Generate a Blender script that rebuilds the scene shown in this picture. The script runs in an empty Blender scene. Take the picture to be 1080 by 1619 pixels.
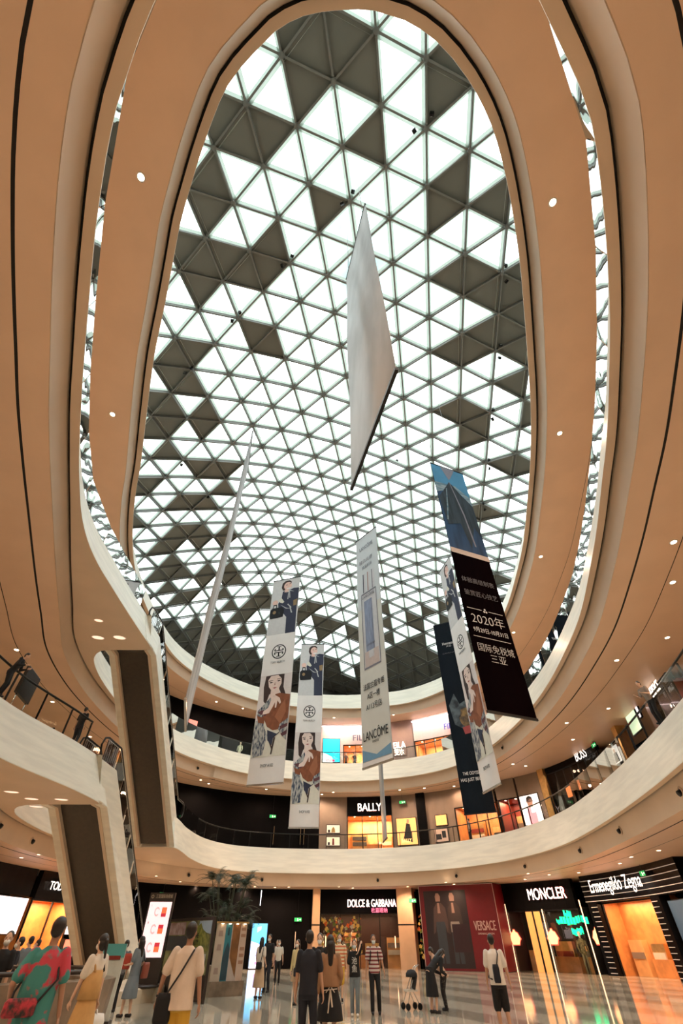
import bpy, bmesh, math, random
from mathutils import Vector, Matrix, noise
from mathutils.geometry import tessellate_polygon
random.seed(7)
SC = bpy.context.scene
COL = SC.collection
PI = math.pi
R = math.radians

# ------------------------------------------------------------------ camera
FPX = 685.0                      # focal length in pixels of the 1080-wide frame
PITCH = math.atan(682.5/FPX)     # tilt above the horizon
CAMZ = 1.6
cd = bpy.data.cameras.new('camera'); cam = bpy.data.objects.new('camera', cd); COL.objects.link(cam)
cam.location = (0, 0, CAMZ); cam.rotation_euler = (PI/2+PITCH, 0, 0)
cd.sensor_fit = 'HORIZONTAL'; cd.sensor_width = 36; cd.lens = 36*FPX/1080; cd.clip_start = .05; cd.clip_end = 500
SC.camera = cam
SC.view_settings.view_transform = 'Standard'; SC.view_settings.look = 'None'
SC.view_settings.gamma = 1; SC.view_settings.use_curve_mapping = False
SC.view_settings.exposure = 0.12
try:
    SC.cycles.max_bounces = 7; SC.cycles.diffuse_bounces = 4; SC.cycles.glossy_bounces = 4
    SC.cycles.transparent_max_bounces = 16; SC.cycles.sample_clamp_indirect = 4
    SC.cycles.caustics_reflective = False; SC.cycles.caustics_refractive = False
except Exception: pass

# ------------------------------------------------------------------ sky: bright overcast
W = bpy.data.worlds.new('overcast_sky'); SC.world = W; W.use_nodes = True
nt = W.node_tree; nt.nodes.clear()
wo = nt.nodes.new('ShaderNodeOutputWorld'); wb = nt.nodes.new('ShaderNodeBackground')
tc = nt.nodes.new('ShaderNodeTexCoord'); nz = nt.nodes.new('ShaderNodeTexNoise'); cr = nt.nodes.new('ShaderNodeValToRGB')
nz.inputs['Scale'].default_value = 2.2; nz.inputs['Detail'].default_value = 5
cr.color_ramp.elements[0].position = .36; cr.color_ramp.elements[0].color = (.19, .27, .275, 1)
cr.color_ramp.elements[1].position = .58; cr.color_ramp.elements[1].color = (1, 1, 1, 1)
nt.links.new(tc.outputs['Generated'], nz.inputs['Vector']); nt.links.new(nz.outputs['Fac'], cr.inputs['Fac'])
nt.links.new(cr.outputs['Color'], wb.inputs['Color']); nt.links.new(wb.outputs[0], wo.inputs[0])
wb.inputs['Strength'].default_value = 4.2

# ------------------------------------------------------------------ photo measuring helpers
CP, SP = math.cos(PITCH), math.sin(PITCH)
def ray(px, py):
    x = (px-540)/FPX; u = -(py-809.5)/FPX
    return Vector((x, CP-u*SP, SP+u*CP))
def at_z(px, py, z):
    d = ray(px, py); return d*((z-CAMZ)/d.z)+Vector((0, 0, CAMZ))
def at_y(px, py, y):
    d = ray(px, py); return d*(y/d.y)+Vector((0, 0, CAMZ))

# ------------------------------------------------------------------ object helpers
def tag(o, label=None, cat=None, group=None, kind=None):
    if label: o['label'] = label
    if cat: o['category'] = cat
    if group: o['group'] = group
    if kind: o['kind'] = kind
    return o
def empty(name, loc=(0, 0, 0), rz=0, label=None, cat=None, group=None, kind=None):
    o = bpy.data.objects.new(name, None); COL.objects.link(o); o.empty_display_size = .2
    o.location = loc; o.rotation_euler = (0, 0, rz); return tag(o, label, cat, group, kind)
def copy_tree(o, parent=None):
    c = o.copy(); COL.objects.link(c)
    if parent is not None: c.parent = parent
    for ch in list(o.children): copy_tree(ch, c)
    return c
class MB:
    def __init__(s): s.v = []; s.f = []; s.m = []; s.mats = []; s.sm = []
    def mi(s, mat):
        if mat not in s.mats: s.mats.append(mat)
        return s.mats.index(mat)
    def add(s, vs, fs, mat, smooth=False):
        b = len(s.v); s.v += [tuple(v) for v in vs]; k = s.mi(mat)
        for f in fs: s.f.append([b+i for i in f]); s.m.append(k); s.sm.append(smooth)
    def box(s, c, sz, mat, rot=None):
        x, y, z = sz[0]/2, sz[1]/2, sz[2]/2
        vs = [Vector(p) for p in ((-x, -y, -z), (x, -y, -z), (x, y, -z), (-x, y, -z), (-x, -y, z), (x, -y, z), (x, y, z), (-x, y, z))]
        if rot is not None: vs = [rot @ v for v in vs]
        c = Vector(c)
        s.add([v+c for v in vs], [(0, 3, 2, 1), (4, 5, 6, 7), (0, 1, 5, 4), (1, 2, 6, 5), (2, 3, 7, 6), (3, 0, 4, 7)], mat)
    def bar(s, a, b, w, h, mat, up=Vector((0, 0, 1))):
        a = Vector(a); b = Vector(b); d = (b-a)
        if d.length < 1e-6: return
        d.normalize(); x = d.cross(up)
        if x.length < 1e-4: x = d.cross(Vector((1, 0, 0)))
        x.normalize(); y = x.cross(d).normalized()
        vs = []
        for p in (a, b):
            for i, j in ((-1, -1), (1, -1), (1, 1), (-1, 1)): vs.append(p+x*(i*w/2)+y*(j*h/2))
        s.add(vs, [(0, 1, 2, 3), (7, 6, 5, 4), (0, 4, 5, 1), (1, 5, 6, 2), (2, 6, 7, 3), (3, 7, 4, 0)], mat)
    def tube(s, pts, r, mat, n=8, closed=False, caps=True):
        pts = [Vector(p) for p in pts]; m = len(pts); rr = r if isinstance(r, (list, tuple)) else [r]*m
        vs = []; prev = None
        for i, p in enumerate(pts):
            if closed: d = pts[(i+1) % m]-pts[i-1]
            else: d = pts[min(i+1, m-1)]-pts[max(i-1, 0)]
            d.normalize()
            x = d.cross(Vector((0, 0, 1)) if prev is None else prev.cross(d)) if prev is None else prev-(prev.dot(d))*d
            if x.length < 1e-4: x = d.cross(Vector((1, 0, 0)))
            x.normalize(); prev = x; y = d.cross(x)
            for k in range(n):
                a = 2*PI*k/n; vs.append(p+(x*math.cos(a)+y*math.sin(a))*rr[i])
        fs = []
        for i in range(m if closed else m-1):
            j = (i+1) % m
            for k in range(n): fs.append((i*n+k, i*n+(k+1) % n, j*n+(k+1) % n, j*n+k))
        if not closed and caps: fs += [tuple(range(n))[::-1], tuple((m-1)*n+k for k in range(n))]
        s.add(vs, fs, mat, True)
    def lathe(s, c, prof, mat, n=16, M=None, caps=True):
        vs = []; c = Vector(c)
        for r, z in prof:
            for k in range(n):
                a = 2*PI*k/n; p = Vector((r*math.cos(a), r*math.sin(a), z)); vs.append((M @ p if M is not None else p)+c)
        fs = []
        for i in range(len(prof)-1):
            for k in range(n): fs.append((i*n+k, i*n+(k+1) % n, (i+1)*n+(k+1) % n, (i+1)*n+k))
        if caps and prof[0][0] > 1e-4: fs.append(tuple(range(n))[::-1])
        if caps and prof[-1][0] > 1e-4: fs.append(tuple((len(prof)-1)*n+k for k in range(n)))
        s.add(vs, fs, mat, True)
    def strip(s, A, B, mat, closed=False, smooth=True):
        n = len(A); s.add(list(A)+list(B), [(i, (i+1) % n, n+(i+1) % n, n+i) for i in range(n if closed else n-1)], mat, smooth)
    def poly(s, pts, mat): s.add(pts, [tuple(range(len(pts)))], mat)
    def build(s, name, parent=None, loc=None, auto=None):
        me = bpy.data.meshes.new(name); me.from_pydata(s.v, [], s.f)
        for m in s.mats: me.materials.append(m)
        me.polygons.foreach_set('material_index', s.m); me.polygons.foreach_set('use_smooth', s.sm)
        me.update()
        o = bpy.data.objects.new(name, me); COL.objects.link(o)
        if parent is not None: o.parent = parent
        if loc is not None: o.location = loc
        return o
def text_mesh(body, mat, size=1.0, ext=.01, align='CENTER', space=1.0, thin=0):
    c = bpy.data.curves.new('lettering', 'FONT'); c.body = body; c.size = size; c.extrude = ext; c.align_x = align; c.align_y = 'CENTER'; c.space_character = space; c.offset = thin
    o = bpy.data.objects.new('lettering', c); COL.objects.link(o)
    dg = bpy.context.evaluated_depsgraph_get(); me = bpy.data.meshes.new_from_object(o.evaluated_get(dg))
    bpy.data.objects.remove(o); bpy.data.curves.remove(c)
    me.materials.clear(); me.materials.append(mat); return me
def mb_text(mb, body, mat, origin, X, Y, size, width=None, bold=0, align='CENTER', squeeze=None, thin=0):
    """lay lettering into a mesh builder; X is reading direction, Y is up on the letter plane"""
    me = text_mesh(body, mat, size, .004, align, 1.0, thin)
    N = X.cross(Y).normalized()
    xs = [v.co.x for v in me.vertices]
    if not xs: return
    w = max(xs)-min(xs); k = width/w if width else 1
    for dx in ([0] if not bold else [-bold, bold]):
        vs = [Vector(origin)+X*(v.co.x*k+dx)+Y*v.co.y+N*v.co.z for v in me.vertices]
        mb.add(vs, [tuple(p.vertices) for p in me.polygons], mat)
    bpy.data.meshes.remove(me)

# ------------------------------------------------------------------ materials
MATS = {}
def mat(name, col, rough=.6, metal=0, emit=0, ecol=None, noise_amt=0, noise_scale=5, bump=0, spec=None, stretch=None, col2=None):
    if name in MATS: return MATS[name]
    m = bpy.data.materials.new(name); m.use_nodes = True; n = m.node_tree; b = n.nodes['Principled BSDF']
    b.inputs['Base Color'].default_value = (*col, 1); b.inputs['Roughness'].default_value = rough; b.inputs['Metallic'].default_value = metal
    if spec is not None: b.inputs['Specular IOR Level'].default_value = spec
    if emit:
        b.inputs['Emission Color'].default_value = (*(ecol or col), 1); b.inputs['Emission Strength'].default_value = emit
    tx = n.nodes.new('ShaderNodeTexCoord'); mp = n.nodes.new('ShaderNodeMapping'); ns = n.nodes.new('ShaderNodeTexNoise')
    n.links.new(tx.outputs['Object'], mp.inputs[0]); n.links.new(mp.outputs[0], ns.inputs['Vector'])
    if stretch: mp.inputs['Scale'].default_value = stretch
    ns.inputs['Scale'].default_value = noise_scale; ns.inputs['Detail'].default_value = 4
    rp = n.nodes.new('ShaderNodeValToRGB'); n.links.new(ns.outputs['Fac'], rp.inputs[0])
    a = noise_amt or .06
    c2 = col2 or tuple(max(0, c*(1-a)) for c in col)
    rp.color_ramp.elements[0].position = .38; rp.color_ramp.elements[0].color = (*c2, 1)
    rp.color_ramp.elements[1].position = .62; rp.color_ramp.elements[1].color = (*col, 1)
    n.links.new(rp.outputs[0], b.inputs['Base Color'])
    if bump:
        bp = n.nodes.new('ShaderNodeBump'); bp.inputs['Strength'].default_value = bump; bp.inputs['Distance'].default_value = .02
        n.links.new(ns.outputs['Fac'], bp.inputs['Height']); n.links.new(bp.outputs[0], b.inputs['Normal'])
    MATS[name] = m; return m
def srgb(r, g, b):
    f = lambda c: (c/255/12.92) if c/255 <= .04045 else ((c/255+.055)/1.055)**2.4
    return (f(r), f(g), f(b))
def glass(name, tint, ior=1.5, rough=0.0, wave=0):
    if name in MATS: return MATS[name]
    m = bpy.data.materials.new(name); m.use_nodes = True; n = m.node_tree; n.nodes.clear()
    o = n.nodes.new('ShaderNodeOutputMaterial'); mx = n.nodes.new('ShaderNodeMixShader'); fr = n.nodes.new('ShaderNodeFresnel')
    t = n.nodes.new('ShaderNodeBsdfTransparent'); g = n.nodes.new('ShaderNodeBsdfGlossy')
    t.inputs[0].default_value = (*tint, 1); g.inputs['Roughness'].default_value = rough; fr.inputs[0].default_value = ior
    if wave:
        ns = n.nodes.new('ShaderNodeTexNoise'); ns.inputs['Scale'].default_value = 1.1; ns.inputs['Detail'].default_value = 1; bp = n.nodes.new('ShaderNodeBump')
        tx = n.nodes.new('ShaderNodeTexCoord'); n.links.new(tx.outputs['Object'], ns.inputs['Vector'])
        bp.inputs['Strength'].default_value = wave; bp.inputs['Distance'].default_value = .05
        n.links.new(ns.outputs['Fac'], bp.inputs['Height']); n.links.new(bp.outputs[0], g.inputs['Normal'])
    n.links.new(fr.outputs[0], mx.inputs[0]); n.links.new(t.outputs[0], mx.inputs[1]); n.links.new(g.outputs[0], mx.inputs[2]); n.links.new(mx.outputs[0], o.inputs[0])
    MATS[name] = m; return m
M_PLASTER = mat('peach_plaster', (.80, .56, .40), .42, noise_amt=.05, noise_scale=.7)
M_BEAM = mat('beam_plaster', (.70, .54, .40), .6, noise_amt=.06, noise_scale=.6)
M_SLOT = mat('shadow_slot', (.012, .01, .01), .9)
M_STONE = mat('cream_travertine', (.88, .81, .68), .42, noise_amt=.11, noise_scale=1.0, stretch=(.5, .5, 5))
M_DSTEEL = mat('painted_steel', (.21, .21, .20), .5, metal=.1)
def frit():
    m = bpy.data.materials.new('fritted_glass_margin'); m.use_nodes = True; n = m.node_tree; n.nodes.clear()
    o = n.nodes.new('ShaderNodeOutputMaterial'); a = n.nodes.new('ShaderNodeAddShader'); t = n.nodes.new('ShaderNodeBsdfTranslucent'); d = n.nodes.new('ShaderNodeBsdfDiffuse')
    t.inputs[0].default_value = (.42, .45, .43, 1); d.inputs[0].default_value = (.35, .37, .35, 1)
    n.links.new(t.outputs[0], a.inputs[0]); n.links.new(d.outputs[0], a.inputs[1]); n.links.new(a.outputs[0], o.inputs[0]); return m
M_PALE = frit()
M_PANEL = mat('grey_roof_panel', (.21, .21, .19), .7, noise_amt=.1, noise_scale=.3)
M_BLACK = mat('black_metal', (.008, .008, .009), .4, spec=.3)
M_BLKGLOSS = mat('black_gloss_cladding', (.004, .0038, .0042), .25, spec=.10)
M_CHROME = mat('brushed_steel', (.62, .62, .6), .25, metal=1)
M_RGLASS = glass('roof_glass', (.93, 1, .985), 1.2)
M_BGLASS = glass('balustrade_glass', (.93, .98, .96), 1.52, 0, .12)
M_SGLASS = glass('shop_glass', (.97, .98, .98), 1.45)
M_BROWN = mat('dark_brown_soffit_panel', (.036, .026, .016), .55, noise_amt=.25, noise_scale=2, stretch=(3, 3, .4))
M_WHITE = mat('white_paint', (.8, .8, .8), .5)
M_TAUPE = mat('taupe_stone_cladding', (.22, .165, .13), .45, noise_amt=.1, noise_scale=1.2)
M_DKWALL = mat('dark_cladding', (.0035, .0032, .004), .7, spec=.05, noise_amt=.3, noise_scale=.6)
def emat(name, col, s): return mat(name, col, .6, emit=s)
M_LAMP = emat('warm_lamp_glow', (1, .72, .45), 14)

# ------------------------------------------------------------------ plan curves (metres, camera at 0,0)
def spline(P, step=.5, closed=True):
    P = [Vector(p) for p in P]; n = len(P); out = []
    for i in range(n if closed else n-1):
        p0 = P[i-1] if closed or i else P[0]; p1 = P[i]; p2 = P[(i+1) % n]; p3 = P[(i+2) % n] if closed or i+2 < n else P[-1]
        def tj(t, a, b): return t+max((b-a).length, 1e-3)**.5
        t0 = 0; t1 = tj(t0, p0, p1); t2 = tj(t1, p1, p2); t3 = tj(t2, p2, p3)
        m = max(1, int((p2-p1).length/step))
        for k in range(m):
            t = t1+(t2-t1)*k/m
            A1 = p0*((t1-t)/(t1-t0))+p1*((t-t0)/(t1-t0)); A2 = p1*((t2-t)/(t2-t1))+p2*((t-t1)/(t2-t1)); A3 = p2*((t3-t)/(t3-t2))+p3*((t-t2)/(t3-t2))
            B1 = A1*((t2-t)/(t2-t0))+A2*((t-t0)/(t2-t0)); B2 = A2*((t3-t)/(t3-t1))+A3*((t-t1)/(t3-t1))
            out.append(B1*((t2-t)/(t2-t1))+B2*((t-t1)/(t2-t1)))
    if not closed: out.append(P[-1])
    return out
def V2(L): return [Vector((x, y, 0)) for x, y in L]
def normals(C):      # outward for a counter-clockwise curve (centre is always on the left)
    n = len(C); out = []
    for i in range(n):
        d = C[(i+1) % n]-C[i-1]; d.normalize(); out.append(Vector((d.y, -d.x, 0)))
    return out
def off(C, N, o, z): return [Vector((c.x+q.x*o, c.y+q.y*o, z)) for c, q in zip(C, N)]
R1P = [(0, -1.35), (.94, -1.34), (1.82, -1.16), (2.8, -.75), (3.89, .04), (4.87, 1.09), (5.71, 2.45), (6.83, 4.78), (7.82, 7.3), (8.47, 9.03), (9.12, 10.79), (9.79, 12.82), (10.49, 15.24), (11.34, 18.67), (12.1, 22), (12.6, 25.3), (13, 28.9), (13.1, 32.5), (12.9, 37), (12.2, 41.5), (10.7, 45.4), (7.6, 48.6), (4.3, 49.9), (1, 50.4), (-2.1, 50.3), (-5.5, 49.7), (-8.9, 48.4), (-12.17, 45.05), (-14.29, 41.56), (-15.4, 38), (-15.6, 34), (-15.3, 28.5), (-14.5, 24), (-13.43, 20.55), (-12.09, 17.19), (-11.22, 15.33), (-9.75, 11.84), (-8.44, 8.83), (-7.41, 6.79), (-6.57, 5.07), (-5.92, 3.74), (-5.36, 2.8), (-4.5, 1.45), (-3.53, .18), (-2.65, -.49), (-1.94, -.94), (-1.09, -1.24)]
R2P = [(0, -2.4), (1.9, -2.0), (3.45, -.95), (3.86, -.56), (4.56, .11), (5.0, .62), (5.55, 1.51), (6.33, 2.96), (7.01, 4.37), (7.75, 6.1), (8.6, 8.2), (9.29, 10.21), (10.08, 12.52), (10.9, 15.2), (12.0, 19.3), (12.65, 23.3), (13.1, 27.5), (13.2, 31.3), (13, 35.2), (12.5, 39), (11.6, 42.5), (10.2, 45.4), (7.8, 47.8), (5, 49.3), (1.8, 50.2), (-1.9, 50.2), (-5.6, 49.2), (-9.2, 47.4), (-11.6, 44.9), (-13.75, 41.5), (-14.9, 37.5), (-15.3, 33), (-15.2, 29), (-14.8, 25.5), (-14.2, 23.5), (-13.5, 22.75), (-12.9, 22.65), (-11.2, 22.65), (-10.72, 22.6), (-10.6, 22.4), (-10.6, 21.5), (-10.62, 19.3), (-10.6, 16.7), (-10.55, 14.8), (-10.35, 13.3), (-10.0, 11.94), (-9.7, 11.1), (-8.92, 9.17), (-7.98, 7.12), (-7.33, 5.77), (-6.33, 3.77), (-5.67, 2.48), (-5.25, 1.73), (-4.94, 1.2), (-4.41, .39), (-3.96, -.16), (-3.3, -.9), (-1.9, -2.0)]
R3P = [(0, -3.8), (3.5, -3), (6.3, -.5), (8, 3), (9.2, 7), (10.4, 11.5), (11.55, 16.36), (12.27, 19.87), (13.06, 24.77), (13.6, 29.5), (13.78, 33.63), (13.2, 38), (11.6, 42.3), (8.8, 45.9), (5, 48.3), (1.1, 49.2), (-2.6, 49.2), (-6.21, 48.6), (-9.0, 47.2), (-10.46, 44.6), (-10.9, 39.9), (-10.7, 36.9), (-10.65, 35.3), (-10.72, 34.75), (-11.2, 34.6), (-13, 34.6), (-14.5, 34.5), (-15.8, 33.6), (-16.3, 31), (-16.2, 28.3), (-15.4, 24.5), (-14.4, 23), (-13.5, 22.68), (-11.2, 22.66), (-10.72, 22.6), (-10.6, 22.4), (-10.7, 20), (-11.3, 15.86), (-10.9, 11), (-10, 6.5), (-8.4, 2.3), (-6.3, -.8), (-3.5, -3)]
WP = [(0, -8), (8, -4), (13, 5), (16, 14), (18.2, 23), (19.4, 31), (19.3, 38), (17.4, 43.6), (13.3, 48), (7, 52), (0, 53.2), (-10, 51.2), (-17, 45.5), (-20.2, 38.5), (-20.8, 31), (-19.6, 23), (-17, 13), (-13.5, 4), (-8, -5)]
R2B = [p for p in R2P[:29]]+[(-11.9, 45.2), (-14.0, 41.7), (-15.1, 37.6), (-15.55, 33), (-15.5, 28.5), (-15.15, 25), (-14.3, 21.2), (-13.0, 18), (-11.8, 15.1), (-10.2, 11.4), (-9.2, 9.1), (-8.25, 7.0), (-7.58, 5.65), (-6.58, 3.65), (-5.9, 2.36), (-5.48, 1.6), (-5.15, 1.05), (-4.6, .22), (-4.14, -.35), (-3.45, -1.1), (-1.95, -2.27)]
R3B = [p for p in R3P[:17]]+[(-6.4, 48.9), (-9.6, 47.6), (-12.2, 45.2), (-14.3, 41.6), (-15.9, 37), (-16.6, 32), (-16.5, 28.3), (-15.9, 24.8), (-14.6, 21), (-13.1, 18), (-11.6, 15.6), (-11.2, 11), (-10.25, 6.4), (-8.65, 2.2), (-6.5, -1), (-3.6, -3.25)]
C1, C2, C3, CW = [spline(V2(p), s) for p, s in ((R1P, .45), (R2P, .4), (R3P, .4), (WP, .5))]
N1, N2, N3, NW = [normals(c) for c in (C1, C2, C3, CW)]
def push(P, k): # shift the shared part of the beam line outwards by the lip width
    out = [Vector((x, y, 0)) for x, y in P]
    for i in range(k):
        a = Vector((*P[i-1], 0)); b = Vector((*P[(i+1) % len(P)], 0)); d = (b-a).normalized(); out[i] = out[i]+Vector((d.y, -d.x, 0))*.27
    return out
CB1 = off(C1, N1, .27, 0); NB1 = N1
CB2 = spline(push(R2B, 29), .4); CB3 = spline(push(R3B, 17), .4); NB2 = normals(CB2); NB3 = normals(CB3)
WO = off(CW, NW, 0, 0)
# arc length along the wall
WS = [0]
for i in range(len(CW)): WS.append(WS[-1]+(CW[(i+1) % len(CW)]-CW[i]).length)
def wall_pt(s, o=0, z=0):
    L = WS[-1]; s %= L
    import bisect
    i = max(0, min(len(CW)-1, bisect.bisect_right(WS, s)-1)); t = (s-WS[i])/(WS[i+1]-WS[i]); j = (i+1) % len(CW)
    p = CW[i].lerp(CW[j], t); n = NW[i].lerp(NW[j], t).normalized()
    return Vector((p.x+n.x*o, p.y+n.y*o, z))
def wall_n(s):
    return (wall_pt(s, 1)-wall_pt(s, 0)).normalized()
def wall_hit(px, py, o=0):
    """(s, z) where the sight line meets the shop wall (offset o)"""
    d = ray(px, py); dx = Vector((d.x, d.y, 0)); best = None
    P = off(CW, NW, o, 0)
    for i in range(len(P)):
        a = P[i]; b = P[(i+1) % len(P)]; e = b-a
        det = dx.x*(-e.y)+e.x*dx.y
        if abs(det) < 1e-9: continue
        t = (a.x*(-e.y)+e.x*a.y)/det; k = (dx.x*a.y-dx.y*a.x)/det
        if t > 0 and -1e-6 <= k <= 1+1e-6:
            if best is None or t < best[0]: best = (t, i, k)
    t, i, k = best
    return WS[i]+k*(WS[i+1]-WS[i]), CAMZ+d.z*t

# ------------------------------------------------------------------ floor
def floor_mat():
    m = bpy.data.materials.new('polished_marble_floor'); m.use_nodes = True; n = m.node_tree; b = n.nodes['Principled BSDF']
    tx = n.nodes.new('ShaderNodeTexCoord'); sx = n.nodes.new('ShaderNodeSeparateXYZ'); n.links.new(tx.outputs['Object'], sx.inputs[0])
    # alternating cream and grey-green bands crossing the hall at a slant
    mp = n.nodes.new('ShaderNodeMapping'); mp.inputs['Rotation'].default_value = (0, 0, R(-24)); n.links.new(tx.outputs['Object'], mp.inputs[0])
    wv = n.nodes.new('ShaderNodeTexWave'); wv.wave_type = 'BANDS'; wv.bands_direction = 'X'; wv.inputs['Scale'].default_value = .11; wv.inputs['Distortion'].default_value = .0
    n.links.new(mp.outputs[0], wv.inputs[0])
    r1 = n.nodes.new('ShaderNodeValToRGB'); r1.color_ramp.interpolation = 'CONSTANT'
    r1.color_ramp.elements[0].color = (.40, .37, .30, 1); r1.color_ramp.elements[1].position = .42; r1.color_ramp.elements[1].color = (.66, .60, .49, 1)
    n.links.new(wv.outputs[0], r1.inputs[0])
    br = n.nodes.new('ShaderNodeTexBrick'); br.inputs['Scale'].default_value = .8; br.offset = 0; br.inputs['Mortar Size'].default_value = .006
    br.inputs['Color1'].default_value = (1, 1, 1, 1); br.inputs['Color2'].default_value = (.93, .93, .93, 1); br.inputs['Mortar'].default_value = (.6, .6, .6, 1)
    n.links.new(tx.outputs['Object'], br.inputs[0])
    mx = n.nodes.new('ShaderNodeMix'); mx.data_type = 'RGBA'; mx.blend_type = 'MULTIPLY'; mx.inputs[0].default_value = 1
    n.links.new(r1.outputs[0], mx.inputs[6]); n.links.new(br.outputs[0], mx.inputs[7]); n.links.new(mx.outputs[2], b.inputs['Base Color'])
    b.inputs['Roughness'].default_value = .07; b.inputs['Specular IOR Level'].default_value = .6
    return m
M_FLOOR = floor_mat()
def annulus(mb, outer, inner, m, flip=False):
    tris = tessellate_polygon([outer, inner]) if inner else tessellate_polygon([outer])
    vs = list(outer)+list(inner or [])
    fs = []
    for t in tris:
        a, b, c = [vs[i] for i in t]
        up = (b-a).cross(c-a).z > 0
        fs.append(tuple(t) if up != flip else tuple(reversed(t)))
    mb.add(vs, fs, m)
GZ = .1      # floor height: the lens is 1.5 m above it
mb = MB(); annulus(mb, off(CW, NW, 3.4, GZ), None, M_FLOOR); tag(mb.build('floor'), 'polished cream and grey marble floor of the atrium', None, kind='structure')

# ------------------------------------------------------------------ outer shop walls, in four sides
ZB = {1: 20.45, 2: 13.25, 3: 5.95}
FH = 1.8; DROP = .8
def side_ranges():
    n = len(CW); b = [int(n*k) for k in (.13, .40, .62, .90)]
    return [('wall_right', b[0], b[1]), ('wall_far', b[1], b[2]), ('wall_left', b[2], b[3]), ('wall_near', b[3], b[0]+n)]
for nm, a, b in side_ranges():
    mb = MB(); ids = [i % len(CW) for i in range(a, b+1)]
    for z0, z1 in ((0, ZB[3]-DROP), (ZB[3]+FH, ZB[2]-DROP), (ZB[2]+FH, ZB[1]-DROP)):
        # inner faces recessed 3.2 m behind the shop line, closing the shops at the back
        A = [Vector((CW[i].x+NW[i].x*3.2, CW[i].y+NW[i].y*3.2, z0)) for i in ids]; B = [Vector((p.x, p.y, z1)) for p in A]
        mb.strip(A, B, M_DKWALL)
    mb.build(nm); tag(bpy.data.objects[nm], kind='structure')

# ------------------------------------------------------------------ balcony slabs
def slab(name, C, N, B, NB, zb, label):
    zt = zb+FH; zc = zb-DROP
    mb = MB()
    prof = [(.78, zt), (.70, zt), (.66, zt-.02), (.0, zb+.03), (.0, zb)]
    for a, b in zip(prof[:-1], prof[1:]): mb.strip(off(C, N, *a), off(C, N, *b), M_STONE, True)
    root = mb.build(name); tag(root, label, None, kind='structure')
    mb = MB(); annulus(mb, off(B, NB, 0, zb), off(C, N, 0, zb), M_BEAM, True); mb.build('flat_lip', root)
    mb = MB()
    prof = [(.0, zb, M_SLOT), (.0, zb+.14, M_SLOT), (.10, zb+.14, M_BEAM), (.10, zb, M_BEAM), (.16, zb-.35, M_BEAM), (.23, zc-.03, M_BEAM), (.26, zc, M_BEAM)]
    for a, b in zip(prof[:-1], prof[1:]): mb.strip(off(B, NB, a[0], a[1]), off(B, NB, b[0], b[1]), a[2], True)
    mb.build('edge_beam', root)
    mb = MB(); outer = off(CW, NW, 3.4, zc); annulus(mb, outer, off(B, NB, .26, zc), M_PLASTER, True); mb.build('ceiling_plaster', root)
    mb = MB()
    for o_, w in (((1.0, .08), (2.45, .035)) if zb < 20 else ((2.45, .02),)):
        mb.strip(off(B, NB, o_, zc-.004), off(B, NB, o_+w, zc-.004), M_SLOT, True)
    mb.build('shadow_gap', root)
    mb = MB(); annulus(mb, off(CW, NW, 3.4, zt), off(C, N, .78, zt), M_FLOOR); mb.build('walkway_paving', root)
    return root
S1 = slab('balcony_slab', C1, N1, CB1, NB1, ZB[1], 'topmost cream balcony ring under the glass roof')
S2 = slab('balcony_slab', C2, N2, CB2, NB2, ZB[2], 'middle cream balcony ring with the upper escalator landing')
S3 = slab('balcony_slab', C3, N3, CB3, NB3, ZB[3], 'lowest cream balcony ring above the ground floor shops')

# ------------------------------------------------------------------ glass roof on a triangular steel grid
PW = [(i, j) for i in range(7) for j in range(7-i)]
CF = [(-2.402,24.4241,31.3549),(5.9684,34.907,3.9979),(-.1696,1.1836,1.4256),(.4857,-1.01,-.884),(-.01,-1.6255,-11.2396),(-.2762,.2229,-1.5757),(.0614,.566,5.5887),(20.3008,7.7439,2.0964),(.1267,.4412,-6.4771),(1.3787,-1.5073,1.8334),(-.895,-1.8807,-6.7822),(-.9415,.4349,-6.2138),(.5573,.8126,8.2028),(-.1355,-.2194,-7.3296),(.5884,-2.2411,1.5684),(-.5797,-1.2306,-.4765),(-.9462,1.2314,-8.5211),(.653,.6619,8.4795),(.2299,-.5847,-.8321),(-.8366,.5979,6.4659),(-.7164,1.4658,-4.6077),(.9343,.0129,4.2599),(.1487,.738,1.9717),(-.0925,1.1359,-2.3235),(.5586,-.4530,2.7307),(-.0082,.2434,.0503),(.355,-.6383,-.2878),(-.0578,-.3081,.3766)]
def node(u, v):
    a = (u+4)/9; b = (v-12)/14; x = y = z = 0
    for (i, j), (cx, cy, cz) in zip(PW, CF):
        w = a**i*b**j; x += w*cx; y += w*cy; z += w*cz
    return Vector((x, y, z+CAMZ))
def inside(p, C):
    c = False; n = len(C); j = n-1
    for i in range(n):
        a = C[i]; b = C[j]
        if (a.y > p.y) != (b.y > p.y) and p.x < (b.x-a.x)*(p.y-a.y)/(b.y-a.y)+a.x: c = not c
        j = i
    return c
ROOFC = [Vector((c.x+n.x*(4.5+2.2*max(0, c.y-35)/18), c.y+n.y*(4.5+10.5*max(0, c.y-35)/18), 0)) for c, n in zip(CW, NW)]
UV = {}
for u in range(-22, 12):
    for v in range(-10, 36):
        p = node(u, v)
        if -30 < p.x < 30 and -20 < p.y < 74 and p.z > 18: UV[(u, v)] = p
TR = []
for (u, v) in UV:
    for k, t in enumerate((((u, v), (u+1, v), (u, v+1)), ((u+1, v), (u, v+1), (u+1, v+1)))):
        if all(q in UV for q in t):
            c = (UV[t[0]]+UV[t[1]]+UV[t[2]])/3
            if inside(c, ROOFC): TR.append((('A', 'B')[k], u, v, t, c))
DARK = set()
def dk(s):
    for w in s.split():
        k = w[0]; u, v = w[1:].split(','); DARK.add((k, int(u), int(v)))
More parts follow.
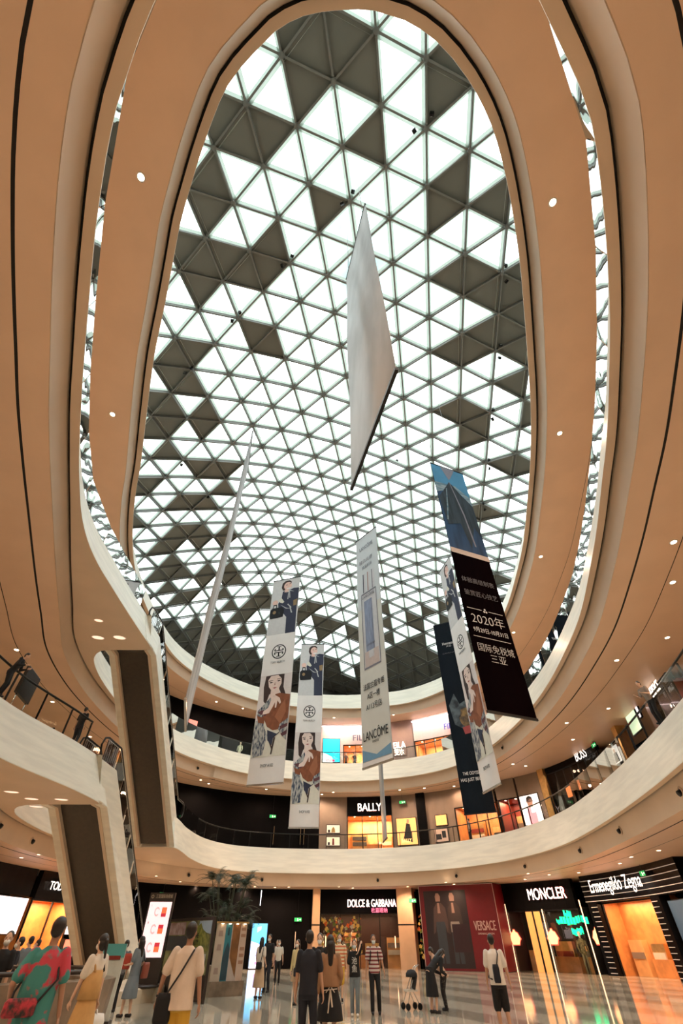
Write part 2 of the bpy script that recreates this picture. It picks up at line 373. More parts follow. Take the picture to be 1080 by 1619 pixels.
dk("""B-2,0 A-2,1 B-1,0 A-1,0 B-2,-1 A-2,0 B-4,2 A-3,2 A-4,2 B-5,3 A-5,4 B-1,1
B1,-1 A1,0 B1,1 A1,2 B2,1 B1,3 A2,3 B2,3 B3,2 A3,3 B3,3 A3,4 B3,4 B2,4 B1,5 A2,5 B3,5 B1,7 A2,7 B2,7 A2,8 A4,6 B3,8 A4,8 B2,11 A3,11
B-8,8 A-7,8 A-8,9 B-8,9 A-9,10 B-9,10 B-8,10 A-8,11 A-9,11 B-10,11 B-10,12
A-5,5 B-6,5 A-6,5 B-5,5 A-4,5 B-4,4 A-6,6 A-2,3 A-5,7 B-5,7
A-9,13 B-9,13 A-8,13 A-11,14 B-12,14 B-9,14 A-10,15 B-11,15 B-10,15 B-13,16 A-11,17 B-12,17 B-11,17 A-12,18 A-11,18 B-13,18 B-10,17 A-10,18 B-13,19 B-11,20 B-12,20
A-13,20 B-13,20 B-14,20 B-14,21 A-12,21 A-11,21 B-11,21 B-12,22 A-13,22 B-14,22 B-12,23 B-10,22 A-10,23 B-11,23 A-11,24 B-12,24 B-10,23 B-12,25 B-11,25
A-18,26 A-18,27 A-18,28 A-18,29 A-18,30 A-18,31 A-18,32 A-18,33 A-17,24 A-17,25 A-17,26 A-17,27 A-17,28 A-17,29 A-17,30 A-17,31 A-17,32 A-16,22 A-16,23 A-16,24 A-16,25 A-16,26 A-16,27 A-16,28 A-16,29 A-16,30 A-16,31 A-16,32 A-15,20 A-15,21 A-15,22 A-15,23 A-15,24 A-15,25 A-15,26 A-15,27 A-15,28 A-15,29 A-15,30 A-15,31 A-15,32 A-14,25 A-14,26 A-14,27 A-14,28 A-14,29 A-14,30 A-14,31 A-14,32 A-13,25 A-13,26 A-13,27 A-13,28 A-13,29 A-13,30 A-13,31 A-12,27 A-12,28 A-12,29 A-12,30 A-12,31 A-11,28 A-11,29 A-11,30 A-10,28 A-10,29 A-10,30 A-9,28 A-9,29 A-9,30 A-8,24 A-8,27 A-8,28 A-8,29 A-7,23 A-7,24 A-7,25 A-7,27 A-7,28 A-7,29 A-6,24 A-6,28 A-6,29 A-5,24 A-5,27 A-5,28 A-5,29 A-4,26 A-4,27 A-4,28 A-3,25 A-3,26 A-3,27 A-3,28 A-2,24 A-2,25 A-2,26 A-2,27 A-2,28 A-1,21 A-1,23 A-1,24 A-1,25 A-1,26 A-1,27 A0,20 A0,23 A0,24 A0,25 A0,26 A0,27 A1,19 A1,20 A1,22 A1,23 A1,24 A1,25 A1,26 A1,27 A2,21 A2,22 A2,23 A2,24 A2,25 A2,26 A2,27 A3,20 A3,21 A3,22 A3,23 A3,24 A3,25 A3,26 A4,15 A4,18 A4,19 A4,20 A4,21 A4,22 A4,23 A4,24 A4,25 A4,26 A5,16 A5,17 A5,18 A5,19 A5,20 A5,21 A5,22 A5,23 A5,24 A5,25 B-18,25 B-18,26 B-18,27 B-18,28 B-18,29 B-18,30 B-18,31 B-18,32 B-17,23 B-17,24 B-17,25 B-17,26 B-17,27 B-17,28 B-17,29 B-17,30 B-17,31 B-17,32 B-16,21 B-16,22 B-16,23 B-16,24 B-16,25 B-16,26 B-16,27 B-16,28 B-16,29 B-16,30 B-16,31 B-16,32 B-15,24 B-15,25 B-15,26 B-15,27 B-15,28 B-15,29 B-15,30 B-15,31 B-14,24 B-14,25 B-14,26 B-14,27 B-14,28 B-14,29 B-14,30 B-14,31 B-13,24 B-13,25 B-13,26 B-13,27 B-13,28 B-13,29 B-13,30 B-13,31 B-12,27 B-12,28 B-12,29 B-12,30 B-11,27 B-11,28 B-11,29 B-11,30 B-10,27 B-10,28 B-10,29 B-10,30 B-9,27 B-9,28 B-9,29 B-8,23 B-8,27 B-8,28 B-8,29 B-7,24 B-7,27 B-7,28 B-7,29 B-6,28 B-5,24 B-5,26 B-5,27 B-5,28 B-4,25 B-4,26 B-4,27 B-4,28 B-3,21 B-3,22 B-3,23 B-3,24 B-3,25 B-3,26 B-3,27 B-3,28 B-2,23 B-2,24 B-2,25 B-2,26 B-2,27 B-1,21 B-1,22 B-1,23 B-1,24 B-1,25 B-1,26 B-1,27 B0,23 B0,24 B0,25 B0,26 B0,27 B1,22 B1,23 B1,24 B1,25 B1,26 B2,20 B2,21 B2,22 B2,23 B2,24 B2,25 B2,26 B3,15 B3,19 B3,20 B3,21 B3,22 B3,23 B3,24 B3,25 B3,26 B4,16 B4,17 B4,18 B4,19 B4,20 B4,21 B4,22 B4,23 B4,24 B4,25 B5,17 B5,18 B5,19 B5,20 B5,21 B5,22 B5,23 B5,24 B5,25
""")
def is_dark(k, u, v, c):
    if (k, u, v) in DARK: return True
    return c.y > 63
DARKT = []
mbg = MB(); edges = {}
for k, u, v, t, c in TR:
    P = [UV[q] for q in t]
    if (P[1]-P[0]).cross(P[2]-P[0]).z > 0: P = P[::-1]
    up = Vector((0, 0, .30))
    if is_dark(k, u, v, c): DARKT.append((k, u, v, P, c))
    else: mbg.add([p+up for p in P], [(0, 1, 2)], M_RGLASS)
    for a, b in ((0, 1), (1, 2), (0, 2)): edges[tuple(sorted((t[a], t[b])))] = 1
mb = MB(); mw = MB(); nodes_used = {}
for (a, b) in edges:
    pa, pb = UV[a], UV[b]; nodes_used[a] = nodes_used[b] = 1
    mb.bar(pa, pb, .095, .12, M_DSTEEL)
    mw.bar(pa+Vector((0, 0, .285)), pb+Vector((0, 0, .285)), .36, .012, M_PALE); mb.bar(pa+Vector((0, 0, .20)), pb+Vector((0, 0, .20)), .03, .16, M_DSTEEL)
    d = (pb-pa)
    for t in (.22, .78):     # small clips that carry the glazing bars
        q = pa+d*t; mw.bar(q, q+Vector((0, 0, .26)), .05, .05, M_DSTEEL)
for q in nodes_used: mb.lathe(UV[q]-Vector((0, 0, .13)), [(.0, 0), (.13, 0), (.15, .05), (.15, .24), (0, .26)], M_DSTEEL, 8)
roof = mb.build('ceiling'); tag(roof, 'curved glass roof on a triangular grid of grey steel members', None, kind='structure')
mw.build('glazing_bars', roof); mbg.build('roof_glazing', roof)
def visible_size(c):
    fw = c.y*CP+(c.z-CAMZ)*SP; x = FPX*c.x/fw; y = FPX*(-c.y*SP+(c.z-CAMZ)*CP)/fw
    return (fw > 0 and abs(x) < 540 and abs(y) < 810)*1e3-(c-Vector((0, 0, CAMZ))).length
DARKT.sort(key=lambda d: -visible_size(d[4]))
def panel(mbx, P):
    c = (P[0]+P[1]+P[2])/3; Q = [c+(p-c)*.965+Vector((0, 0, .24)) for p in P]; T = [q+Vector((0, 0, .07)) for q in Q]
    mbx.add(Q+T, [(0, 1, 2), (5, 4, 3), (0, 3, 4, 1), (1, 4, 5, 2), (2, 5, 3, 0)], M_PANEL)
for d in DARKT[:100]:
    m_ = MB(); panel(m_, d[3]); m_.build('opaque_panel', roof)
m_ = MB()
for d in DARKT[100:]: panel(m_, d[3])
if m_.v: tag(m_.build('opaque_panel_field', roof), kind='stuff')
# upstand wall that carries the edge of the roof
rimpts = []
for c, n in zip(ROOFC, NW):
    rimpts.append(Vector((c.x, c.y, 0)))
mb = MB()
mb.strip([Vector((p.x, p.y, ZB[1]+FH)) for p in rimpts], [Vector((p.x, p.y, 31)) for p in rimpts], M_PANEL, True)
tag(mb.build('trim_1'), kind='structure')
mb = MB(); annulus(mb, [Vector((p.x, p.y, ZB[1]+FH-.01)) for p in rimpts], off(CW, NW, 3.0, ZB[1]+FH-.01), M_TAUPE); tag(mb.build('trim_2'), kind='structure')
# ------------------------------------------------------------------ escalators
def escalator(z_hi, z_lo, y_hi, label):
    """z_hi: underside of the upper slab; comes down along +y on the left of the atrium"""
    root = empty('escalator', (-11.9, y_hi, z_lo+FH if z_lo > 0 else 0), 0, label, 'escalator')
    inv = Vector(root.location); X0, X1 = -13.25, -10.585
    zt = z_hi+FH; low = z_lo > 0
    s = .657
    if low: lo = [(y_hi, z_hi), (y_hi+.65, z_hi), (y_hi+.65+(z_hi-z_lo)/s, z_lo)]; up = [(y_hi-1.1, zt), (y_hi+1.85, zt), (y_hi+1.85+(zt-z_lo-FH)/s, z_lo+FH)]
    else: lo = [(y_hi, z_hi), (y_hi+.65, z_hi), (y_hi+.65+z_hi/s, 0)]; up = [(y_hi-1.1, zt), (y_hi+1.85, zt), (y_hi+1.85+zt/s, 0)]
    prof = lo+up[::-1]
    if low: prof = lo+[(up[2][0]+.2, z_lo+.2)]+up[::-1]
    ext = [(y_hi-1.1, z_hi+.06), (y_hi, z_hi+.06)]; prof = ext+prof
    L = lambda x, y, z: Vector((x, y, z))-inv
    for X, sgn in ((X0, -1), (X1, 1)):
        mb = MB(); n = len(prof)
        k0 = len(lo)+2; ln = [0]*k0+[.66]*(n-k0); A = [L(X-sgn*l_, y, z) for (y, z), l_ in zip(prof, ln)]; B = [L(X-sgn*(l_+.34), y, z) for (y, z), l_ in zip(prof, ln)]
        mb.add(A+B, [tuple(range(n)) if sgn > 0 else tuple(range(n))[::-1], tuple(range(n, 2*n))[::-1] if sgn > 0 else tuple(range(n, 2*n))]+[(i, n+i, n+(i+1) % n, (i+1) % n) for i in range(n)], M_STONE)
        o = mb.build('side_cladding', root)
        bev = o.modifiers.new('edge', 'BEVEL'); bev.width = .03; bev.segments = 2
        # tan inner lip along the lower edge
        mb = MB()
        for (ya, za), (yb, zb_) in zip(lo[:-1], lo[1:]): mb.bar(L(X-sgn*.40, ya, za+.10), L(X-sgn*.40, yb, zb_+.10), .14, .24, M_BEAM)
        mb.build('lower_lip', root)
    mb = MB(); a, b, c = lo
    r = .16
    q = [L(x, y, z) for (y, z) in ((a[0], a[1]+r), (b[0], b[1]+r), (c[0], c[1]+r)) for x in (X0+.3, X1-.3)]
    mb.add(q, [(0, 1, 3, 2), (2, 3, 5, 4)], M_BROWN); mb.build('underside_panel', root)
    # steps
    mb = MB(); W0, W1 = X0+.95, X1-.95; y, z = y_hi+2.0, zt-.02; zend = z_lo+FH if low else 0
    while z > zend+.1:
        mb.box(L((W0+W1)/2, y+.2, z-.11), (W1-W0, .4, .22), M_CHROME); y += .2/s; z -= .2
    mb.build('steps', root)
    for X in (X0+.55, X1-.55+0):
        pass
    for X, off_ in ((X0+.80, 0), (X1-.80, 0)):
        pts = [(y_hi+.2, zt), (y_hi+1.85, zt), (up[2][0]-.1, up[2][1]+.02), (up[2][0]+1.2, up[2][1]+.02)]
        g = MB()
        for (ya, za), (yb, zb_) in zip(pts[:-1], pts[1:]):
            h = 1.0
            for k in range(8):
                t0, t1 = k/8+.004, (k+1)/8-.004
                P0 = (ya+(yb-ya)*t0, za+(zb_-za)*t0); P1 = (ya+(yb-ya)*t1, za+(zb_-za)*t1)
                for dx in (0, .014):
                    g.add([L(X+dx, P0[0], P0[1]-.03), L(X+dx, P1[0], P1[1]-.03), L(X+dx, P1[0], P1[1]+h), L(X+dx, P0[0], P0[1]+h)], [(0, 1, 2, 3) if dx else (3, 2, 1, 0)], M_BGLASS)
        g.build('balustrade_glass', root)
        g = MB(); hp = []
        for k in range(9): a_ = PI/2+PI*k/8; hp.append((pts[0][0]+.45*math.cos(a_), pts[0][1]+.55-.45*math.sin(a_)*-1))
        hp = [(pts[0][0], zt+.1), (pts[0][0]-.35, zt+.25), (pts[0][0]-.5, zt+.55), (pts[0][0]-.35, zt+.88), (pts[0][0], zt+1.0)]
        hp += [(p[0], p[1]+1.0) for p in pts[1:]]
        e = pts[-1]; hp += [(e[0]+.35, e[1]+.88), (e[0]+.5, e[1]+.55), (e[0]+.35, e[1]+.25), (e[0], e[1]+.1)]
        g.tube([L(X+.007, y_, z_) for y_, z_ in hp], .045, M_BLACK, 8); g.build('handrail', root)
        g = MB(); g.tube([L(X+.007, y_, z_-.07) for y_, z_ in hp[4:-4]], .018, M_CHROME, 6); g.build('rail_track', root)
    return root
escalator(ZB[2], ZB[3], 22.65, 'upper escalator with cream sides and dark brown underside, from middle to lowest balcony')
escalator(ZB[3], 0, 22.65, 'lower escalator with cream sides and dark brown underside, down to the marble floor')
# ------------------------------------------------------------------ downlights in the balcony ceilings
ORD = 'first second third fourth fifth sixth seventh eighth ninth tenth eleventh twelfth thirteenth fourteenth fifteenth sixteenth seventeenth eighteenth nineteenth twentieth'.split()
def ordinal(n):
    return ORD[n] if n < 20 else ('twenty-'+ORD[n-20] if n < 29 else ('thirtieth' if n == 29 else 'thirty-'+ORD[n-30]))
def project(p):
    fw = p.y*CP+(p.z-CAMZ)*SP
    return (540+FPX*p.x/fw, 809.5-FPX*(-p.y*SP+(p.z-CAMZ)*CP)/fw) if fw > .1 else (-1, -1)
def downlight_at(p, label, group, watts=260, lamp=True, size=.11):
    root = empty('downlight', p, 0, label, 'ceiling light', group)
    mb = MB(); mb.lathe((0, 0, 0), [(size, .0), (size*1.35, 0), (size*1.35, -.012), (size, -.014)], M_WHITE, 14, None, False); mb.build('trim_ring', root)
    mb = MB(); mb.lathe((0, 0, 0), [(0, -.006), (size, -.006)], M_LAMP, 14, None, False); mb.build('lens', root)
    if lamp:
        l = bpy.data.lights.new('downlight_lamp', 'SPOT'); l.energy = watts; l.color = (1, .66, .42); l.spot_size = R(165); l.spot_blend = .6; l.shadow_soft_size = .12
        o = bpy.data.objects.new('downlight_lamp', l); COL.objects.link(o); o.parent = root; o.location = (0, 0, -.08)
    return root
LV = {1: ('topmost', C1, N1), 2: ('middle', C2, N2), 3: ('lowest', C3, N3)}
def nearest(C, p):
    return min(range(len(C)), key=lambda i: (C[i].x-p.x)**2+(C[i].y-p.y)**2)
# the ones the photograph shows one by one, by sight line to their ceiling
SEEN = {1: [(223, 280), (874, 320), (178, 655), (885, 685), (855, 880), (812, 1000), (384, 1120), (385, 1136), (512, 1152), (630, 1143), (690, 1140)],
        2: [(1065, 857), (1055, 1008), (975, 1044), (962, 1120), (896, 1143), (811, 1208), (831, 1211), (718, 1243), (671, 1246), (330, 1239), (509, 1256), (408, 1257)],
        3: [(62, 1351), (247, 1385), (285, 1394), (265, 1400), (310, 1401), (373, 1396), (388, 1404), (403, 1402), (435, 1403), (536, 1402), (558, 1404), (705, 1395), (718, 1398), (835, 1381), (868, 1383), (998, 1355)]}
random.seed(3); PL = []
for lv, L in SEEN.items():
    for (px, py) in L:
        p = at_z(px, py, ZB[lv]-DROP-.005)
        if (p.x**2+p.y**2) > 3600 or not inside(p, off(CW, NW, .5, 0)): continue
        PL.append(p)
        downlight_at(p, 'warm round downlight in the ceiling under the %s balcony' % LV[lv][0], 'downlights under the %s balcony' % LV[lv][0], {1: 330, 2: 310, 3: 260}[lv])
# the rest of the same rows, at regular spacing
for lv, sp in ((1, 6.5), (2, 6.5), (3, 5)):
    C = off(CW, NW, -2.2, ZB[lv]-DROP-.005); acc = 99
    for i, p in enumerate(C):
        acc += (C[i]-C[i-1]).length
        if acc > sp:
            acc = 0
            k = LV[lv]
            if inside(p, k[1]) or any((p-q).length < 1.2 for q in PL): continue
            PL.append(p)
            downlight_at(p, 'warm round downlight in the ceiling under the %s balcony' % k[0], 'downlights under the %s balcony' % k[0], {1: 520, 2: 500, 3: 540}[lv])

def relabel():
    for lv in (1, 2, 3):
        L = [o for o in COL.objects if o.get('group') == 'downlights under the %s balcony' % LV[lv][0]]
        vis = [(project(o.location), o) for o in L]
        seen = sorted([(p, o) for p, o in vis if 0 < p[0] < 1080 and 0 < p[1] < 1619], key=lambda t: t[0][0])
        names = {o.name for _, o in seen}
        for i, (p, o) in enumerate(seen):
            side = 'left' if i < len(seen)/2 else 'right'; k = i if side == 'left' else len(seen)-1-i
            if lv == 1 and p[1] < 1060: o['label'] = 'large downlight in the topmost ring underside, %s from the %s of its row' % (ordinal(k), side)
            else: o['label'] = 'warm downlight under the %s balcony, %s from the %s of its row' % (LV[lv][0], ordinal(k), side)
        for p, o in vis:
            if o.name not in names: o['label'] = 'warm downlight under the %s balcony, outside the picture' % LV[lv][0]
relabel()
# oval recessed lights in the flat soffits beside the escalators
def oval_light(px, py, z, r, label, group):
    p = at_z(px, py, z-.004); root = empty('oval_light', p, .3, label, 'ceiling light', group)
    mb = MB(); k = [(math.cos(2*PI*i/20), math.sin(2*PI*i/20)) for i in range(20)]
    mb.poly([(a*r, b*r*.62, -.006) for a, b in k][::-1], M_LAMP2); mb.build('lit_lens', root)
    mb = MB(); mb.strip([Vector((a*r, b*r*.62, -.008)) for a, b in k], [Vector((a*r*1.16, b*r*.76, -.002)) for a, b in k], M_WHITE, True); mb.build('trim_ring', root)
M_LAMP2 = mat('pinkish_lens', (1, .62, .46), .5, emit=1.25)
for i, (x, y) in enumerate(((156, 981), (155, 1008), (189, 1008))):
    oval_light(x, y, ZB[2], (.2, .30, .30)[i], 'oval recessed light in the soffit above the upper escalator, %s' % ('smallest', 'lower left of the pair', 'lower right of the pair')[i], 'oval lights beside the upper escalator')
for i, (x, y) in enumerate(((18, 1252), (50, 1263), (97, 1264), (57, 1275))):
    oval_light(x, y, ZB[3], .26, 'oval recessed light in the soffit above the lower escalator, %s' % ('nearest the picture edge', 'second from the picture edge', 'nearest the escalator side', 'lowest of the four')[i], 'oval lights beside the lower escalator')
# ------------------------------------------------------------------ glass balustrades
def in_gap(p, gaps):
    return any(x0 < p.x < x1 and y0 < p.y < y1 for x0, x1, y0, y1 in gaps)
def balustrade(C, N, zt, label, group, ps=2.0, gaps=(), GL=M_BGLASS):
    root = empty('balustrade', (0, 0, 0), 0, label, 'railing', group)
    P = off(C, N, .80, zt); n = len(P)
    # resample to panel joints
    # runs of the rail between the escalator openings
    st = next((i for i in range(n) if in_gap(P[i], gaps) and not in_gap(P[(i+1) % n], gaps)), None)
    order = [(st+1+k) % n for k in range(n)]; runs = []; cur = []
    for i in order:
        if in_gap(P[i], gaps):
            if len(cur) > 2: runs.append(cur)
            cur = []
        else: cur.append(i)
    if len(cur) > 2: runs.append(cur)
    SEGS = []; J = []
    for run in runs:
        j = [P[run[0]]]; acc = 0
        for a_, b_ in zip(run[:-1], run[1:]):
            acc += (P[b_]-P[a_]).length
            if acc >= ps: j.append(P[b_]); acc = 0
        if acc > .4: j.append(P[run[-1]])
        SEGS.append(list(zip(j[:-1], j[1:]))); J += j
    H = 1.12
    for sg in SEGS:
      mb = MB()
      for a, b in sg:
          d = (b-a).normalized(); a2, b2 = a+d*.02, b-d*.02; q = Vector((d.y, -d.x, 0))*.016
          z0, z1 = Vector((0, 0, -.1)), Vector((0, 0, H))
          vs = [a2+z0, b2+z0, b2+z1, a2+z1, a2+z0+q, b2+z0+q, b2+z1+q, a2+z1+q]
          mb.add(vs, [(0, 1, 2, 3), (7, 6, 5, 4), (0, 4, 5, 1), (3, 2, 6, 7)], GL)
      mb.build('glass_panels', root)
    mb = MB()
    for run in runs: mb.tube([P[i]+Vector((0, 0, H-.03))+N[i]*.06 for i in run], .04, M_BLACK, 6)
    mb.build('handrail', root)
    first = None
    for i, a in enumerate(J):
        k = nearest(P, a); nn = N[k]
        if first is None:
            m_ = MB(); m_.box((0, 0, H/2-.03), (.07, .035, H-.06), M_BLACK); m_.box((0, 0, .02), (.11, .07, .03), M_BLACK)
            first = m_.build('post', root); o = first
        else:
            o = first.copy(); COL.objects.link(o); o.parent = root
        o.location = a+nn*.09; o.rotation_euler = (0, 0, math.atan2(nn.y, nn.x))
    return root
B2 = balustrade(C2, N2, ZB[2]+FH, 'glass balustrade with black posts round the middle balcony', 'glass balustrades', 2.6, [(-13.6, -10.3, 21.4, 23.6)])
B3 = balustrade(C3, N3, ZB[3]+FH, 'glass balustrade with black handrail round the lowest balcony', 'glass balustrades', 1.5, [(-13.6, -10.3, 21.4, 23.6), (-13.6, -10.3, 33, 35.8)], glass('clear_balustrade_glass', (.97, .99, .98), 1.07))
# ------------------------------------------------------------------ shop fronts along the outer wall
LZ = {1: (0.0, ZB[3]-DROP), 2: (ZB[3]+FH, ZB[2]-DROP), 3: (ZB[2]+FH, ZB[1]-DROP)}
def Sx(px, py): return wall_hit(px, py)[0]
def Zy(px, py): return wall_hit(px, py)[1]
def wbox(mb, sa, sb, z0, z1, o0, o1, m, inv=Vector((0, 0, 0))):
    a, b = min(sa, sb), max(sa, sb); k = max(1, int((b-a)/.8)); Q = [a+(b-a)*i/k for i in range(k+1)]
    vs = []
    for s in Q:
        for o, z in ((o0, z0), (o1, z0), (o1, z1), (o0, z1)): vs.append(wall_pt(s, o, z)-inv)
    fs = [(0, 1, 2, 3), tuple(4*k+i for i in (3, 2, 1, 0))]
    for i in range(k):
        for j in range(4): fs.append((4*i+j, 4*i+4+j, 4*i+4+(j+1) % 4, 4*i+(j+1) % 4))
    mb.add(vs, fs, m)
def frame_at(s, o=0):
    n = wall_n(s); X = Vector((n.y, -n.x, 0)) if True else None
    X = Vector((0, 0, 1)).cross(n)*-1
    return -n, X       # facing direction (into the atrium) and reading direction
def wsign(root, body, xl, xr, y, size, m, o=-.36, halo=None, name='sign_lettering', z=None, inv=Vector((0, 0, 0)), bold=.012):
    sl, sr = Sx(xl, y), Sx(xr, y); s = (sl+sr)/2; z = Zy((xl+xr)/2, y) if z is None else z
    w = (wall_pt(sl)-wall_pt(sr)).length; f, X = frame_at(s); Y = Vector((0, 0, 1))
    mb = MB(); c = wall_pt(s, o, z)-inv
    mb_text(mb, body, m, c, X, Y, size, w, bold*.35)
    if halo: mb_text(mb, body, halo, c-f*.04, X, Y, size*1.03, w*1.01, .0)
    return mb.build(name, root)
def area_in(root, p, sx, sy, watts, col, n, inv, tilt=0):
    l = bpy.data.lights.new('interior_lamp', 'AREA'); l.shape = 'RECTANGLE'; l.size = sx; l.size_y = sy; l.energy = watts; l.color = col
    o = bpy.data.objects.new('interior_lamp', l); COL.objects.link(o); o.parent = root; o.location = p-inv; o.rotation_euler = (0, 0, math.atan2(n.y, n.x)+PI/2)
    return o
M_WARM = mat('warm_timber_lining', (.78, .40, .16), .5, noise_amt=.2, noise_scale=1.5)
M_WARM2 = mat('amber_panelling', (.62, .25, .08), .4, noise_amt=.25, noise_scale=2)
M_GOLD = mat('brass_panel', (.75, .48, .20), .32, metal=.8, noise_amt=.2, noise_scale=3)
M_PILLAR = mat('bronze_pillar_cladding', (.62, .40, .25), .4, noise_amt=.1, noise_scale=1)
M_SIGNW = emat('white_sign_glow', (1, .93, .86), 1.5)
M_SIGNR = emat('red_sign_glow', (1, .12, .08), .9)
M_SIGNP = emat('pink_sign_glow', (1, .28, .45), .9)
M_SIGNO = emat('amber_sign_glow', (1, .6, .25), 1.5)
M_GREEN = emat('exit_green_glow', (.02, .45, .12), .6)
M_GREEN2 = emat('green_display_glow', (.0, .85, .35), 1.5)
M_BOX = emat('lightbox_white', (1, .90, .97), 1.15)
M_LINE = emat('warm_line_light', (1, .62, .36), 2.0)
M_RED = mat('red_hoarding', (.14, .005, .010), .4)
M_REDIN = mat('dark_red_lining', (.22, .03, .02), .4)
M_PINKW = mat('pink_white_wall', (.80, .62, .58), .5)
M_SKIN = mat('skin', (.58, .34, .23), .6)
M_MANW = mat('mannequin_white', (.7, .66, .6), .5)
M_DKCLOTH = mat('dark_cloth', (.02, .02, .025), .8)
M_LINEN = mat('pale_cloth', (.62, .56, .48), .85)
def mannequin(p, rz, h, top, low, label, group='shop mannequins'):
    root = empty('mannequin', p, rz, label, 'mannequin', group)
    s = h/1.8; mb = MB()
    mb.lathe((0, 0, 0), [(.0, 0), (.16*s, 0), (.16*s, .015), (0, .02)], M_CHROME, 12)
    for x in (-.085, .085): mb.tube([(x*s, .02*s, .03*s), (x*s, .02*s, .48*s), (x*.9*s, 0, .88*s)], [.04*s, .052*s, .08*s], low, 8)
    mb.build('legs', root)
    mb = MB(); mb.lathe((0, 0, 0), [(.15*s, .84*s), (.165*s, .92*s), (.13*s, 1.1*s), (.17*s, 1.3*s), (.19*s, 1.42*s), (.07*s, 1.5*s), (.05*s, 1.54*s)], top, 12, Matrix.Diagonal((1, .62, 1)))
    for x in (-1, 1): mb.tube([(x*.19*s, 0, 1.42*s), (x*.25*s, .02*s, 1.16*s), (x*.23*s, -.10*s, .92*s)], [.055*s, .045*s, .032*s], top, 8)
    mb.build('clothed_torso', root)
    mb = MB(); mb.lathe((0, 0, 0), [(.045*s, 1.50*s), (.045*s, 1.56*s), (.075*s, 1.62*s), (.085*s, 1.69*s), (.07*s, 1.76*s), (0, 1.8*s)], M_MANW, 12); mb.build('head', root)
    return root
def shop(name, label, lv, xl, xr, yref, ytop, lining, watts=350, lampcol=(1, .62, .34), depth=2.6, fascia=M_BLKGLOSS, fascia_frac=1.0, glazed=True, floorz=None, items=True, mull=3):
    """an open shop bay between two sight lines, with its fascia up to the ceiling"""
    z0, zc = LZ[lv]; sl, sr = Sx(xl, yref), Sx(xr, yref); z1 = min(zc-.15, Zy((xl+xr)/2, ytop)); sm = (sl+sr)/2
    inv = wall_pt(sm, 0, z0); root = empty(name, inv, 0, label, 'shop front')
    mb = MB()
    wbox(mb, sl, sr, z0, z1, depth, depth+.1, lining, inv); wbox(mb, sl+.0, sl-.08, z0, z1, .05, depth, lining, inv); wbox(mb, sr, sr+.08, z0, z1, .05, depth, lining, inv)
    wbox(mb, sl, sr, z1, z1+.08, .05, depth, lining, inv); mb.build('interior_lining', root)
    mb = MB(); wbox(mb, sl, sr, z1, zc+.02, -.10, .25, fascia, inv); mb.build('fascia_panel', root)
    mb = MB()
    w = abs(sl-sr); n = mull
    for i in range(n+1): s = sr+w*i/n; wbox(mb, s-.035, s+.035, z0, z1, -.04, .06, M_BLACK, inv)
    wbox(mb, sl, sr, z1-.08, z1, -.04, .06, M_BLACK, inv); wbox(mb, sl, sr, z0, z0+.08, -.04, .06, M_BLACK, inv)
    mb.build('shop_frame', root)
    if glazed:
        mb = MB(); wbox(mb, sl, sr, z0+.08, z1-.08, .0, .012, M_SGLASS, inv); mb.build('shop_glazing', root)
    mb = MB(); hgt = z1-z0
    rs = random.Random(int(xl*7+lv))
    k = max(1, int(w/1.6))
    for i in range(k):      # display units standing against the back wall
        s = sr+w*(i+.5)/k; ww = w/k*.62; hh = hgt*rs.uniform(.35, .7)
        wbox(mb, s-ww/2, s+ww/2, z0, z0+hh, depth-.45, depth, M_GOLD if i % 2 else M_WARM, inv)
        for q in range(2, int(hh/.45)): wbox(mb, s-ww/2+.06, s+ww/2-.06, z0+q*.45, z0+q*.45+.3, depth-.52, depth-.44, [M_DKCLOTH, M_LINEN, M_REDIN, M_TAUPE][rs.randrange(4)], inv)
    wbox(mb, sm-w*.22, sm+w*.1, z0, z0+.9, depth*.45, depth*.7, M_WARM2, inv)
    mb.build('display_units', root)
    if watts:
        n = wall_n(sm); area_in(root, wall_pt(sm, depth*.5, z1-.06), w*.8, depth*.5, watts, lampcol, n, inv)
        mb = MB()
        for i in range(max(2, int(w/1.2))): s = sr+w*(i+.5)/max(2, int(w/1.2)); wbox(mb, s-.06, s+.06, z1-.03, z1-.005, .5, .62, M_LAMP, inv)
        mb.build('ceiling_spots', root)
    return root, inv, sl, sr, z0, z1, zc
def cladding(name, label, lv, xl, xr, yref, m, z0=None, z1=None, o0=-.02, o1=.35, cat='wall panel', group=None):
    a, b = LZ[lv]; z0 = a if z0 is None else z0; z1 = b+.02 if z1 is None else z1
    sl, sr = Sx(xl, yref), Sx(xr, yref); inv = wall_pt((sl+sr)/2, 0, z0)
    mb = MB(); wbox(mb, sl, sr, z0, z1, o0, o1, m, inv); o = mb.build(name, None, inv); tag(o, label, cat, group)
    return o, inv, sl, sr
def lightbox(label, xl, xr, yt, yb, yref, m, lv, group=None, frame=M_BLACK, name='light_box', extra=None, o=-.12):
    sl, sr = Sx(xl, yref), Sx(xr, yref); xm = (xl+xr)/2; z0, z1 = Zy(xm, yb), Zy(xm, yt); z0 = max(z0, LZ[lv][0]+.02)
    inv = wall_pt((sl+sr)/2, 0, z0); root = empty(name, inv, 0, label, 'light box', group)
    mb = MB(); wbox(mb, sl, sr, z0, z1, o, -.02, frame, inv); mb.build('case', root)
    mb = MB(); wbox(mb, sl-.05, sr+.05, z0+.05, z1-.05, o-.015, o-.005, m, inv); mb.build('lit_face', root)
    if extra:
        mb = MB(); W_ = abs(sl-sr); H_ = z1-z0; s = (sl+sr)/2; f, X = frame_at(s); c = wall_pt(s, o-.03, z0)-inv
        for mm, pts in extra: mb.poly([c+X*((u-.5)*W_*.94)+Vector((0, 0, v*H_)) for u, v in pts], mm)
        mb.build('printed_picture', root)
    return root, inv, sl, sr, z0, z1
